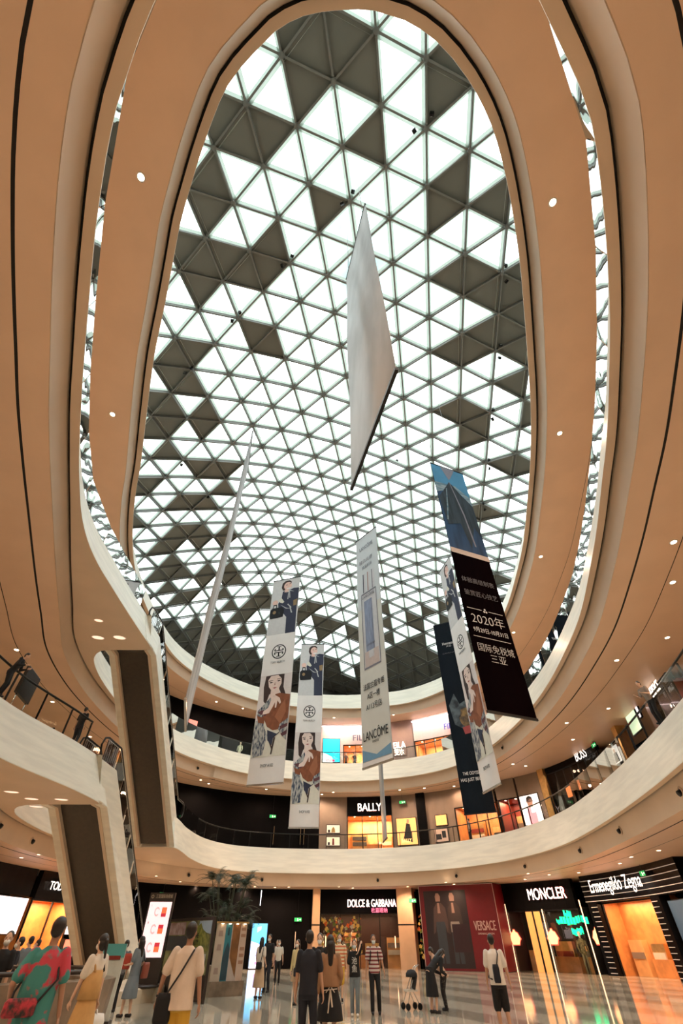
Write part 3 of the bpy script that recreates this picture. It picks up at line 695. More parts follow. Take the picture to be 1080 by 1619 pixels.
def exit_sign(label, px, py, lv, o=-.6):
    s, z = Sx(px, py), Zy(px, py); z = min(z, LZ[lv][1]-.25); inv = wall_pt(s, o, z); f, X = frame_at(s); Y = Vector((0, 0, 1))
    root = empty('exit_sign', inv, 0, label, 'exit sign', 'green exit signs')
    rz = math.atan2(X.y, X.x); M3 = Matrix.Rotation(rz, 3, 'Z')
    mb = MB(); mb.box((0, 0, 0), (.66, .06, .28), M_BLACK, M3); mb.build('case', root)
    mb = MB(); mb.box(f*.034, (.62, .006, .24), M_GREEN, M3); mb.build('lit_face', root)
    mb = MB(); g = lambda u, v: f*.042+X*u*.8+Y*v*.8
    for pts in ([(-.06, .10), (0, .10), (0, .04), (-.06, .04)], [(-.07, .03), (.0, .03), (.03, -.05), (-.04, -.03)], [(.0, .02), (.08, -.02), (.07, -.05), (.0, -.01)], [(-.04, -.03), (-.10, -.12), (-.07, -.13), (0, -.04)], [(.02, -.04), (.08, -.12), (.05, -.13), (-.01, -.05)], [(.16, .03), (.26, .03), (.26, .07), (.34, 0), (.26, -.07), (.26, -.03), (.16, -.03)]):
        mb.poly([g(*p) for p in pts], M_SIGNW)
    mb.build('running_figure', root)
    if lv: mb = MB(); mb.tube([(0, 0, .14), (0, 0, LZ[lv][1]-z)], .012, M_BLACK, 6); mb.build('hanger_rod', root)
    return root

# ---- ground floor, left to right
r = shop('shop_front', 'ground floor leather goods shop left of the lower escalator, black fascia and amber interior', 1, 26, 97, 1490, 1422, M_WARM2, 330, mull=2, glazed=False, depth=1.8)
wsign(r[0], "TOD'S", 72, 99, 1402, .62, M_SIGNW, inv=r[1])
lightbox('white lit window at the far left edge of the ground floor', -30, 25, 1414, 1478, 1470, M_BOX, 1)
cladding('fascia_band', 'black fascia band over the white lit window at the far left', 1, -60, 26, 1470, M_BLKGLOSS, z0=Zy(0, 1412), cat='fascia')
lightbox('white lit window just right of the amber shop, partly behind the escalator foot', 101, 122, 1450, 1479, 1470, M_BOX, 1)
cladding('wall_panel', 'dark wall behind the foot of the lower escalator', 1, 97, 245, 1490, M_DKWALL, o0=.02)
r = lightbox('low shop window with a red poster beside the amber shop', 93, 112, 1484, 1521, 1500, mat('red_poster_glow', (1, .25, .16), .5, emit=.9), 1, extra=[(M_WHITE, [(0, 0), (1, 0), (1, .38), (0, .38)])], o=-.3)
wsign(r[0], 'el', 101, 111, 1488, .4, M_SIGNW, inv=r[1], z=3.0)
cladding('wall_panel', 'long black wall at the back left behind the palm', 1, 245, 492, 1480, M_DKWALL, o0=.0)
exit_sign('green exit sign on the black back wall at the left', 252, 1415, 1)
exit_sign('green exit sign on the black back wall beside the bronze pillar', 471, 1454, 1, -.1)
exit_sign('green exit sign between the right bronze pillar and the red hoarding', 656, 1425, 1, -.9)
r = lightbox('tall bright blue advertising screen on the black back wall', 395, 421, 1459, 1531, 1495, mat('blue_screen_glow', (.09, .48, .95), .5, emit=1.2), 1,
    extra=[(emat('screen_white', (.85, .85, 1), 1.3), [(.02, .0), (.9, .0), (.98, .35), (.55, .52), (.02, .58)]), (emat('screen_violet', (.35, .35, .9), 1.0), [(.1, .3), (.5, .38), (.42, .18), (.1, .1)]), (emat('screen_red', (.8, .05, .15), 1), [(.35, .08), (.75, .08), (.75, .14), (.35, .14)]), (emat('screen_cyan', (.4, .9, 1), 1.2), [(.35, .78), (.6, .84), (.6, .92), (.35, .9)])])
for k, (xx, lb) in enumerate(((466.5, 'thin bright strip light standing on the black back wall near the bronze pillar'),)):
    lightbox(lb, xx-1, xx+1.2, 1472, 1500, 1485, M_LINE, 1)  # door handle; its bright gleam is put in as an emissive colour
def pillar(label, xl, xr, yref):
    z0, z1 = LZ[1]; sl, sr = Sx(xl, yref), Sx(xr, yref); inv = wall_pt((sl+sr)/2, 0, 0); root = empty('pillar', inv, 0, label, 'pillar', 'bronze pillars either side of the fashion shop')
    mb = MB(); wbox(mb, sl, sr, z0, z1, -.9, .25, M_PILLAR, inv); mb.build('cladding', root)
    mb = MB(); wbox(mb, sl+.01, sr-.01, 2.72, 2.80, -.92, -.02, M_BLACK, inv); mb.build('shadow_joint', root)
    area = bpy.data.lights.new('pillar_spot', 'SPOT'); area.energy = 120; area.color = (1, .62, .35); area.spot_size = R(80); area.spot_blend = .8  # bare spot without a fixture, aimed down at the pillar from ceiling height
    o = bpy.data.objects.new('pillar_spot', area); COL.objects.link(o); o.parent = root; f, X = frame_at((sl+sr)/2); o.location = f*2.2+Vector((0, 0, z1-.1))
    d = (Vector((0, 0, 2.6))-o.location); o.rotation_euler = d.to_track_quat('-Z', 'Y').to_euler()
    return root
pillar('narrow bronze pillar left of the lit white shop sign', 493, 505, 1450)
pillar('wide bronze pillar right of the lit white shop sign', 633, 659, 1470)
r = shop('shop_front', 'dark fashion shop with white lit sign and golden flower display between two bronze pillars', 1, 506, 633, 1480, 1444, mat('dark_shop_lining', (.05, .018, .014), .5), 150, mull=4, fascia=M_DKWALL)
wsign(r[0], 'DOLCE & GABBANA', 550, 626, 1429, .72, M_SIGNW, halo=M_SIGNP, inv=r[1], bold=.02)
wsign(r[0], '杜嘉班纳', 588, 613, 1440, .36, M_SIGNP, inv=r[1], name='small_sign_lettering')
def flower_display(xl, xr, yt, yb, n, seed, label, cols):
    rs = random.Random(seed); sm = Sx((xl+xr)/2, 1490); inv = wall_pt(sm, .3, 0); root = empty('flower_display', inv, 0, label, 'flower display')
    mb = MB(); mb2 = MB()
    for i in range(n):
        px = rs.uniform(xl, xr); s = Sx(px, 1490); z = rs.uniform(Zy(px, yb), Zy(px, yt)); p = wall_pt(s, rs.uniform(.2, .6), max(.2, z))-inv
        rr = rs.uniform(.09, .2); m = cols[rs.randrange(len(cols))]
        for k in range(5):
            a = 2*PI*k/5+rs.random(); d = Vector((math.cos(a), rs.uniform(-.4, .4), math.sin(a)))*rr
            q = Vector((-d.z, 0, d.x))*.45
            mb.poly([p, p+d*.5+q, p+d, p+d*.5-q], m)
    for i in range(n//6):
        px = rs.uniform(xl, xr); s = Sx(px, 1490); a = wall_pt(s, .5, .05)-inv; mb2.tube([a, a+Vector((rs.uniform(-.2, .2), 0, rs.uniform(1.5, 3.0)))], .02, M_LINE if i % 5 == 0 else M_DKCLOTH, 5)
    mb.build('blossoms', root); mb2.build('stems', root); return root
M_FLG = mat('golden_petals', (.75, .48, .10), .45, emit=.12); M_FLW = mat('pale_petals', (.7, .66, .5), .6); M_FLGN = mat('leaf_green_petals', (.18, .28, .05), .6); M_FLR = mat('red_orange_petals', (.7, .12, .02), .6, emit=.1)
flower_display(508, 572, 1450, 1505, 110, 4, 'golden flower and leaf display inside the shop left of its door', [M_FLG, M_FLG, M_FLW, M_FLGN, M_FLR])
cladding('wall_panel', 'black recess between the right bronze pillar and the red hoarding', 1, 659, 690, 1470, M_DKWALL, o0=.9, o1=1.2)
flower_display(662, 678, 1445, 1515, 46, 9, 'green, gold and orange flower display in the black recess beside the red hoarding', [M_FLGN, M_FLG, M_FLR, M_FLG])
def lamp_tubes(xs, yt, yb, label, group):
    for x in xs:
        s = Sx(x, yt); inv = wall_pt(s, -.15, Zy(x, yb)); h = Zy(x, yt)-Zy(x, yb)
        root = empty('wall_lamp', inv, 0, label(x), 'wall lamp', group)
        mb = MB(); mb.tube([(0, 0, 0), (0, 0, h)], .035, M_LINE, 8); mb.build('glass_tube', root)
        mb = MB(); mb.lathe((0, 0, -.08), [(.03, 0), (.05, .02), (.05, .07), (.03, .09)], M_GOLD, 8); mb.build('holder', root)
lamp_tubes([515, 625], 1480, 1499, lambda x: 'slim glowing wall lamp %s the golden flower display' % ('in front of' if x < 600 else 'right of the shop door, away from'), 'slim wall lamps of the dark fashion shop')
# red hoarding: a box standing in front of the wall
def hoarding():
    a = at_z(684, 1533, .0); 
    A = at_y(669, 1480, 49.0); B = at_y(793, 1480, 46.2); z1 = LZ[1][1]-.05
    A.z = 0; B.z = 0; d = (B-A).normalized(); n = Vector((d.y, -d.x, 0)); L_ = (B-A).length   # n towards the camera
    root = empty('red_hoarding', A, math.atan2(d.y, d.x), 'large red shop hoarding with a dark picture of two standing figures and pale lettering', 'hoarding')
    C = Vector
    mb = MB(); D = 2.4
    mb.add([C((0, 0, .12)), C((L_, 0, .12)), C((L_+.4, D, .12)), C((0, D, .12)), C((0, 0, z1)), C((L_, 0, z1)), C((L_+.4, D, z1)), C((0, D, z1))], [(0, 1, 5, 4), (1, 2, 6, 5), (3, 0, 4, 7), (4, 5, 6, 7)], M_RED); mb.build('panels', root)
    mb = MB(); mb.box((L_/2, -.03, .06), (L_+.1, .1, .12), M_CHROME); mb.build('plinth', root)
    mb = MB()
    for x in (0, L_): mb.box((x, -.012, z1/2+.05), (.035, .03, z1-.1), mat('pale_edge_trim', (.55, .42, .40), .5))
    mb.box((L_/2, -.012, z1-.02), (L_, .03, .04), MATS['pale_edge_trim']); mb.build('edge_trim', root)
    mb = MB(); q = lambda u, v: C((u*L_, -.006, v*z1)); r_ = lambda pts, m, e=0: mb.poly([C((u*L_, -.006-e, v*z1)) for u, v in pts], m)
    DKP = mat('poster_dark', (.022, .012, .014), .4); r_([(.06, .05), (.63, .05), (.63, .93), (.06, .93)], DKP)
    J1 = mat('poster_jacket', (.075, .04, .035), .5); FC = mat('poster_face', (.30, .17, .13), .5); J2 = mat('poster_coat', (.04, .022, .02), .5); TR = mat('poster_trousers', (.035, .04, .05), .5); SH = mat('poster_shirt', (.25, .2, .17), .5)
    for cx, j, t in ((.25, J1, TR), (.44, J2, SH)):
        r_([(cx-.03, .80), (cx+.03, .80), (cx+.035, .86), (cx+.015, .90), (cx-.02, .90), (cx-.035, .86)], FC, .004)
        r_([(cx-.10, .42), (cx-.07, .72), (cx-.02, .78), (cx+.04, .78), (cx+.09, .72), (cx+.12, .42), (cx+.08, .44), (cx+.06, .56), (cx-.05, .56), (cx-.07, .44)], j, .003)
        r_([(cx-.02, .66), (cx+.02, .66), (cx+.012, .78), (cx-.012, .78)], FC, .005)
        r_([(cx-.055, .44), (cx+.065, .44), (cx+.07, .58), (cx-.055, .58)], t, .002); r_([(cx-.05, .1), (cx+.0, .1), (cx+.015, .44), (cx-.05, .44)], TR, .002); r_([(cx+.02, .1), (cx+.07, .1), (cx+.065, .44), (cx+.0, .44)], TR, .002)
    r_([(.40, .22), (.60, .22), (.60, .53), (.40, .53)], mat('poster_inner', (.03, .012, .016), .35), .006)
    mb.build('printed_picture', root)
    mb = MB(); mb_text(mb, 'VERSACE', mat('pale_lettering', (.62, .42, .38), .5), C((.82*L_, -.012, .505*z1)), C((1, 0, 0)), C((0, 0, 1)), .78, .27*L_, .008); mb_text(mb, 'OPENING SOON', MATS['pale_lettering'], C((.82*L_, -.012, .42*z1)), C((1, 0, 0)), C((0, 0, 1)), .15, .20*L_); mb.build('lettering', root)
hoarding()
r = shop('shop_front', 'ground floor down jacket shop with black fascia, amber doorway and green lit display', 1, 806, 926, 1480, 1438, mat('near_black_lining', (.02, .02, .022), .4), 60, mull=1, items=False)
wsign(r[0], 'MONCLER', 837, 897, 1414, .95, M_SIGNW, halo=M_SIGNR, inv=r[1], bold=.025)
mb = MB()
for x in (802, 926.5): s = Sx(x+7, 1480); mb = MB(); wbox(mb, s-.03, s+.03, .05, 3.9, -.16, -.11, M_LINE, r[1]); mb.build('edge_light', r[0])
for x in (868,): s = Sx(x, 1480); mb = MB(); wbox(mb, s-.03, s+.03, .05, 3.5, -.16, -.11, M_LINE, r[1]); mb.build('edge_light', r[0])
mb = MB(); s1, s2 = Sx(839, 1480), Sx(862, 1480); wbox(mb, s1, s2, .1, 3.6, -.02, .0, mat('amber_glass', (.9, .42, .12), .4, emit=.55), r[1]); s1, s2 = Sx(849.5, 1480), Sx(852, 1480); wbox(mb, s1, s2, .1, 3.7, -.06, .02, M_BLACK, r[1]); mb.build('amber_door', r[0])
mb = MB(); rs = random.Random(2)
for row, (y0, y1, xa, xb) in enumerate(((1441, 1451, 894, 906), (1450, 1461, 886, 931), (1467, 1477, 900, 919), (1453, 1459, 880, 890))):
    for i in range(9):
        x = xa+(xb-xa)*i/9; s1, s2 = Sx(x, 1455), Sx(x+(xb-xa)/9*.8, 1455); zz = rs.uniform(-.1, .1); wbox(mb, s1, s2, Zy(x, y1)+zz, Zy(x, y0)+zz, -.03, .0, M_GREEN2, r[1])
mb.build('green_display', r[0])
def badge(px, py, label):
    s, z = Sx(px, py), Zy(px, py); inv = wall_pt(s, -.2, z); f, X = frame_at(s); root = empty('lit_badge', inv, 0, label, 'lit emblem', 'lit shield emblems')
    mb = MB(); pts = [(-.20, -.5), (.20, -.5), (.26, -.25), (.34, -.1), (.26, .1), (.2, .3), (.08, .38), (.05, .52), (-.05, .52), (-.08, .38), (-.2, .3), (-.26, .1), (-.34, -.1), (-.26, -.25)]
    mb.poly([X*u*1.3+Vector((0, 0, v))*.8 for u, v in pts], M_SIGNO); mb.poly([X*u*1.5-f*.02+Vector((0, 0, v))*.9 for u, v in pts], M_SIGNR); mb.build('glowing_shape', root)
badge(816, 1482, 'glowing cream shield emblem right beside the red hoarding'); badge(876, 1481, 'glowing cream shield emblem between the amber door and the green display'); badge(948, 1480, 'glowing cream shield emblem at the right end of the black front')
mannequin(wall_pt(Sx(926, 1500), -.3, .0), 0, 2.25, mat('olive_camouflage', (.16, .15, .07), .8, noise_amt=.6, noise_scale=9), mat('olive_trousers', (.10, .095, .05), .8), 'tall mannequin in mottled olive clothes by the green lit display')
mannequin(wall_pt(Sx(862, 1500), .9, .0), 0, 2.0, M_DKCLOTH, M_DKCLOTH, 'black clothed mannequin in the amber doorway')
r = shop('shop_front', 'menswear shop at the right edge with black slatted fascia and copper coloured interior', 1, 968, 1060, 1480, 1421, M_WARM2, 230, mull=1, fascia=M_BLKGLOSS, glazed=False, depth=1.3)
z0, z1, zc = r[4], r[5], r[6]
s_l, s_r = Sx(955, 1480), Sx(1130, 1480)
mb = MB(); wbox(mb, Sx(950, 1480), s_r, z1, zc+.02, -.45, .2, M_BLKGLOSS, r[1]); wbox(mb, Sx(952, 1480), Sx(967, 1480), 0, z1, -.45, .2, M_BLKGLOSS, r[1]); wbox(mb, Sx(1062, 1480), Sx(1078, 1480), 0, z1, -.45, .2, M_BLKGLOSS, r[1]); mb.build('black_surround', r[0])
mb = MB(); M_CH2 = mat('pale_metal_line', (.55, .5, .45), .3, emit=.25)
for k in range(5): zz = z1+.06+k*(zc-z1-.1)/5; wbox(mb, Sx(950, 1480), s_r, zz, zz+.03, -.48, -.44, M_CH2, r[1])
for k in range(14):
    zz = .2+k*(z1-.2)/14; wbox(mb, Sx(957, 1480), Sx(967, 1480), zz, zz+.03, -.48, -.44, M_CH2, r[1]); wbox(mb, Sx(1063, 1480), Sx(1073, 1480), zz, zz+.03, -.48, -.44, M_CH2, r[1])
mb.build('metal_lines', r[0])
wsign(r[0], 'Ermenegildo Zegna', 947, 1033, 1398, 1.0, M_SIGNW, inv=r[1], o=-1.0, bold=0)
exit_sign('green exit sign on the black slatted fascia at the right edge', 1034, 1381, 1, -.7)
M_SCENE = mat('blue_poster_picture', (.05, .09, .14), .5, emit=.4)
lightbox('tall dark blue fashion poster at the right edge of the ground floor', 1080, 1150, 1415, 1530, 1480, M_SCENE, 1, extra=[(M_SKIN, [(.35, .72), (.6, .74), (.62, .88), (.42, .9)]), (mat('poster_blue_coat', (.12, .16, .22), .6, emit=.3), [(.15, .1), (.8, .1), (.75, .7), (.3, .72)])])
# ---- middle level
cladding('wall_panel', 'long black wall of the middle level behind the hanging banners', 2, 215, 505, 1300, M_DKWALL, o0=.0)
exit_sign('green exit sign on the black middle level wall between the banners', 431, 1291, 2, -.1)
for i, x in enumerate((432.5, 475, 480.5)):
    lightbox(('brass door pull on the black middle level wall, %s' % ('standing alone', 'left of a pair', 'right of a pair')[i]), x-.6, x+.7, 1306, 1336, 1320, M_GOLD, 2, group='brass door pulls on the middle level')
cladding('wall_panel', 'taupe wall with two small display windows on the middle level', 2, 505, 549, 1300, M_TAUPE)
for yt, yb, lb in ((1304, 1318, 'upper small display window with a bag in the taupe wall'), (1323, 1338, 'lower small display window with red things in the taupe wall')):
    lightbox(lb, 516, 538, yt, yb, 1310, mat('vitrine_glow', (.75, .66, .5), .5, emit=.55), 2, group='small display windows', name='display_window', extra=[(M_GOLD, [(.35, .1), (.65, .1), (.62, .5), (.5, .75), (.38, .5)]) if yt < 1310 else (M_REDIN, [(.42, .1), (.58, .1), (.56, .8), (.44, .8)]), (M_DKCLOTH, [(.1, .1), (.25, .1), (.25, .4), (.1, .4)])])
r = shop('shop_front', 'middle level shoe and bag shop with black fascia and glowing amber interior', 2, 549, 621, 1310, 1289, M_WARM, 700, mull=3)
wsign(r[0], 'BALLY', 566, 603, 1278, .95, M_SIGNW, halo=M_SIGNR, inv=r[1], bold=.03)
cladding('wall_panel', 'taupe wall with an amber fashion poster on the middle level', 2, 621, 662, 1300, M_TAUPE)
M_AMB = emat('amber_poster_glow', (.95, .45, .15), .9)
r = lightbox('amber lit fashion poster with a seated figure in black on the middle level', 627, 660, 1293, 1337, 1310, M_AMB, 2, extra=[(M_DKCLOTH, [(.3, .2), (.75, .1), (.9, .3), (.72, .5), (.68, .75), (.5, .8), (.42, .55)]), (M_SKIN, [(.52, .8), (.64, .8), (.66, .92), (.55, .94)])])
wsign(r[0], 'BALLY', 637, 652, 1330, .4, M_SIGNO, inv=r[1])
exit_sign('green exit sign over the amber fashion poster', 638, 1270, 2, -.5)
cladding('wall_panel', 'black pier between two taupe walls on the middle level', 2, 662, 676, 1300, M_BLKGLOSS, o0=-.3, cat='pier')
cladding('wall_panel', 'taupe wall with a small amber poster right of the black pier', 2, 676, 722, 1300, M_TAUPE)
lightbox('small amber lit poster right of the black pier', 689, 708, 1288, 1306, 1297, M_AMB, 2)
lightbox('small display window with dark bags under the small amber poster', 688, 710, 1310, 1332, 1320, mat('vitrine_pink', (.55, .38, .3), .5, emit=.3), 2, group='small display windows', name='display_window', extra=[(M_DKCLOTH, [(.1, .2), (.5, .2), (.5, .6), (.1, .6)]), (M_DKCLOTH, [(.55, .3), (.85, .3), (.85, .8), (.55, .8)])])
r = shop('shop_front', 'middle level shop with dark red and orange interior behind the black banner', 2, 722, 790, 1300, 1272, M_WARM2, 260, mull=4, fascia=M_TAUPE)
r = shop('shop_front', 'middle level shop bay with dark red and orange lining left of the pink portrait', 2, 790, 823, 1280, 1262, M_REDIN, 160, mull=2, fascia=M_TAUPE)
cladding('wall_panel', 'taupe wall behind the pink portrait light box', 2, 823, 862, 1270, M_TAUPE)
lightbox('bright portrait light box of a person in a pink coat', 826, 858, 1255, 1305, 1280, emat('portrait_glow', (.95, .85, .82), .95), 2, extra=[(emat('pink_coat_glow', (.9, .36, .42), .8), [(.08, .0), (.92, .0), (.8, .42), (.62, .56), (.38, .56), (.2, .4)]), (mat('portrait_face', (.55, .3, .22), .6, emit=.3), [(.4, .55), (.6, .55), (.66, .75), (.58, .86), (.42, .86), (.34, .75)]), (M_DKCLOTH, [(.32, .74), (.68, .74), (.64, .9), (.5, .95), (.36, .9)])])
r = shop('shop_front', 'large dark glass fronted menswear shop on the middle level at the right', 2, 872, 968, 1250, 1200, mat('charcoal_lining', (.045, .04, .04), .4), 110, mull=7)
wsign(r[0], 'BOSS', 914, 934, 1194, .95, M_SIGNW, inv=r[1], bold=0)
wsign(r[0], 'BALLY', 844, 862, 1280, .6, M_SIGNW, inv=r[1], bold=.02, name='neighbour_lettering')
cladding('brass_pier', 'lit brass pier left of the dark glass menswear shop', 2, 861, 871, 1250, M_GOLD, o0=-.35, cat='pier')
for i, (a, b, y0, y1, c) in enumerate(((897, 909, 1240, 1262, 'narrow orange lit display in the dark glass shop, leftmost'), (915, 925, 1230, 1250, 'narrow orange lit display in the dark glass shop, middle'), (934, 950, 1215, 1240, 'orange lit display in the dark glass shop, second from the right'), (950, 964, 1205, 1226, 'orange lit display in the dark glass shop, rightmost'))):
    lightbox(c, a, b, y0, y1, (y0+y1)/2, emat('orange_display_glow', (.8, .22, .07), .7), 2, group='orange lit displays')
lightbox('white fashion light box right of the dark glass shop', 966, 984, 1176, 1212, 1192, emat('cool_white_glow', (.8, .8, .8), .95), 2, extra=[(M_DKCLOTH, [(.3, .1), (.8, .1), (.75, .6), (.4, .6)]), (M_SKIN, [(.48, .6), (.66, .6), (.66, .8), (.48, .8)])])
exit_sign('green exit sign over the dark glass shop', 943, 1161, 2, -.5)
cladding('brass_pier', 'brass pier between two bright light boxes on the middle level', 2, 985, 993, 1180, M_GOLD, o0=-.35, cat='pier')
lightbox('pale green picture light box right of the brass pier', 994, 1014, 1116, 1165, 1140, emat('pale_green_glow', (.66, .85, .62), .95), 2)
lightbox('tall narrow white light strip behind the leaning shopper on the right', 1009, 1014, 1108, 1140, 1124, M_BOX, 2)
r = shop('shop_front', 'dark red shop bay with small white lettering at the far right of the middle level', 2, 1026, 1080, 1110, 1085, M_REDIN, 160, mull=3)
wsign(r[0], 'VERSACE', 1034, 1056, 1090, .8, M_SIGNW, inv=r[1], bold=.03)
# ---- top level
cladding('wall_panel', 'long black wall of the top level at the back left', 3, 245, 505, 1170, M_DKWALL, o0=.0)
mannequin(wall_pt(Sx(378, 1180), -.4, LZ[3][0]), 0, 1.9, mat('pale_green_cloth', (.5, .6, .5), .8), M_LINEN, 'lone mannequin in pale green against the black top level wall')
lightbox('red and pink lit shop picture at the left end of the top level', 296, 312, 1138, 1150, 1143, emat('pink_red_glow', (.8, .22, .2), .7), 3)
cladding('wall_panel', 'pinkish white glowing shop wall of the top level sports shop', 3, 505, 543, 1180, M_PINKW)
lightbox('turquoise advertising screen on the pinkish top level wall', 510, 538, 1168, 1206, 1185, emat('turquoise_glow', (.0, .60, .82), 1.1), 3, extra=[(emat('screen_pale', (.8, .75, .75), 1), [(0, .0), (.6, .0), (.55, .22), (.2, .34), (0, .38)]), (emat('screen_crimson', (.7, .02, .1), 1), [(.15, .03), (.7, .03), (.7, .12), (.15, .12)])])
r = shop('shop_front', 'top level sports shop bay with warm interior behind the pale banner', 3, 543, 620, 1180, 1177, M_WARM, 420, mull=4, fascia=M_PINKW)
wsign(r[0], 'FILA', 558, 583, 1168.5, .85, mat('grey_lettering', (.16, .14, .2), .4), inv=r[1], bold=.02)
cladding('wall_panel', 'mauve grey wall with white lit lettering on the top level', 3, 620, 655, 1180, mat('mauve_wall', (.32, .22, .2), .5))
r = lightbox('white lit two line shop lettering on the mauve wall', 622, 643, 1175, 1195, 1185, mat('mauve_board', (.30, .2, .18), .5), 3, frame=MATS['mauve_wall'])
wsign(r[0], 'FILA', 623, 642, 1180, .9, M_SIGNW, inv=r[1], bold=.03); wsign(r[0], '斐乐', 625, 640, 1190, .9, M_SIGNW, inv=r[1], bold=.03, name='lower_lettering')
r = shop('shop_front', 'top level sports shop bay with blue lettering and mirrored displays', 3, 655, 735, 1170, 1165, M_WARM, 420, mull=5, fascia=M_PINKW)
wsign(r[0], 'FILA', 704, 724, 1149, .85, mat('blue_lettering', (.05, .06, .45), .4, emit=.3), inv=r[1], bold=.03)
cladding('wall_panel', 'deep blue panel seen under the tip of the black banner', 3, 780, 800, 1135, mat('blue_panel', (.03, .06, .28), .5))
r = shop('shop_front', 'plain warm lit shop bay of the top level right of the blue panel', 3, 800, 870, 1100, 1085, M_PINKW, 420, mull=3, fascia=M_PINKW)
cladding('wall_panel', 'pinkish wall between the sports shop and the blue panel', 3, 735, 780, 1150, M_PINKW)
for lv, xs in ((3, [(547, 'left'), (560, 'right')]),):
    for x, w_ in xs: mannequin(wall_pt(Sx(x, 1190), .6, LZ[3][0]), 0, 1.85, mat('mauve_cloth', (.25, .15, .16), .8), M_DKCLOTH, 'mannequin in muted clothes in the top level sports shop, %s of the pair' % w_)
# line lights at the foot of the ceilings above the sports shop
for (a, b, lb) in ((508, 620, 'white line light above the top level sports shop, left part'), (655, 735, 'white line light above the top level sports shop, right part')):
    s1, s2 = Sx(a, 1180), Sx(b, 1180); inv = wall_pt((s1+s2)/2, 0, LZ[3][1]-.3); mb = MB(); wbox(mb, s1, s2, LZ[3][1]-.34, LZ[3][1]-.24, -.2, -.12, emat('cool_line_glow', (1, .86, .86), 2.2), inv); o = mb.build('line_light', None, inv); tag(o, lb, 'strip light', 'line lights of the sports shop')
    l = bpy.data.lights.new('line_lamp', 'AREA'); l.shape = 'RECTANGLE'; l.size = abs(s1-s2)*.9; l.size_y = .2; l.energy = 120; l.color = (1, .86, .84)
    ol = bpy.data.objects.new('line_lamp', l); COL.objects.link(ol); f, X = frame_at((s1+s2)/2); ol.parent = o; ol.location = f*.8+Vector((0, 0, -.0)); ol.rotation_euler = (-f*.6+Vector((0, 0, -1))).to_track_quat('-Z', 'Y').to_euler()
# ------------------------------------------------------------------ hanging banners
def roof_z(x, y):
    return min((((p.x-x)**2+(p.y-y)**2), p.z) for p in UV.values())[1]
def banner(BL, BR, zb, h, label, base, name='hanging_banner', bar=M_CHROME):
    BL = Vector((*BL, zb)); BR = Vector((*BR, zb)); mid = (BL+BR)/2; root = empty(name, mid, 0, label, 'banner', 'hanging banners')
    X = (BR-BL); w = X.length; X.normalize(); Z = Vector((0, 0, 1)); N = X.cross(Z).normalized(); o = BL-mid
    mb = MB(); t = .012
    n = 24; A = []; B = []
    for i in range(n+1):
        v = i/n; wob = .03*math.sin(v*9+w)*math.sin(v*PI)
        A.append((o+Z*(h*v)+N*wob, o+X*w+Z*(h*v)+N*wob*.6))
    vs = []
    for a, b in A: vs += [a+N*t, b+N*t, b-N*t, a-N*t]
    fs = []
    for i in range(n):
        for j in range(4): fs.append((4*i+j, 4*i+(j+1) % 4, 4*i+4+(j+1) % 4, 4*i+4+j))
    mb.add(vs, fs, base, True); mb.build('banner_cloth', root)
    mb = MB(); mb.bar(o-X*.03, o+X*(w+.03), .07, .09, bar); mb.build('bottom_bar', root)
    mb = MB(); mb.bar(o-X*.03+Z*h, o+X*(w+.03)+Z*h, .07, .07, M_BLACK); mb.build('top_bar', root)
    mb = MB()
    for u in (.12, .88):
        q = o+X*w*u; zr = roof_z(mid.x, mid.y)-zb; mb.tube([q+Z*h, q+Z*max(zr, h+.5)], .014, M_DSTEEL, 5)
    mb.build('suspension_cables', root)
    pr = MB()
    def P(pts, m, lay=1, box=(0, 0, 1, 1)):
        u0, v0, u1, v1 = box; out = []
        for u, v in pts:
            uu = min(1, max(0, u0+(u1-u0)*u)); vv = v0+(v1-v0)*v; wob = .03*math.sin(vv*9+w)*math.sin(vv*PI)
            out.append(o+X*(w*uu)+Z*(h*vv)+N*(t+.004*lay+.004+wob*(1-.4*uu)))
        # long pieces follow the cloth in short steps
        pr.poly(out, m)
    def rect(u0, v0, u1, v1, m, lay=1):
        k = max(1, int((v1-v0)*24))
        for i in range(k): P([(u0, v0+(v1-v0)*i/k), (u1, v0+(v1-v0)*i/k), (u1, v0+(v1-v0)*(i+1)/k), (u0, v0+(v1-v0)*(i+1)/k)], m, lay)
    def ell(u, v, ru, rv, m, lay=1, box=(0, 0, 1, 1), n=18, a0=0, a1=2*PI):
        P([(u+ru*math.cos(a0+(a1-a0)*i/n), v+rv*math.sin(a0+(a1-a0)*i/n)) for i in range(n)], m, lay, box)
    def T(body, u, v, size, m, width=None, bold=0, lay=12):
        wob = .03*math.sin(v*9+w)*math.sin(v*PI)
        mb_text(pr, body, m, o+X*(w*u)+Z*(h*v)+N*(t+.004*lay+wob*(1-.4*u)), X, Z, size, width*w if width else None, 0, 'CENTER', None, 0 if bold else -size*.012)
    return root, P, rect, ell, T, pr, (o, X, Z, N, w, h, t)
M_CLW = mat('white_banner_cloth', (.88, .84, .83), .8, noise_amt=.05, noise_scale=1)
M_CLG = mat('grey_banner_cloth', (.66, .67, .68), .8, noise_amt=.10, noise_scale=1.2)
M_INK = mat('black_ink', (.006, .006, .009), .8); M_INK2 = mat('navy_ink', (.03, .035, .07), .8)
M_IPH = mat('photo_grey_ink', (.66, .65, .66), .8); M_IPK = mat('photo_pinkgrey_ink', (.76, .68, .67), .8)
M_ISK = mat('photo_skin_ink', (.82, .55, .48), .8); M_ISK2 = mat('photo_pale_skin_ink', (.84, .66, .60), .8); M_ISH = mat('photo_shadow_skin_ink', (.36, .18, .15), .8)
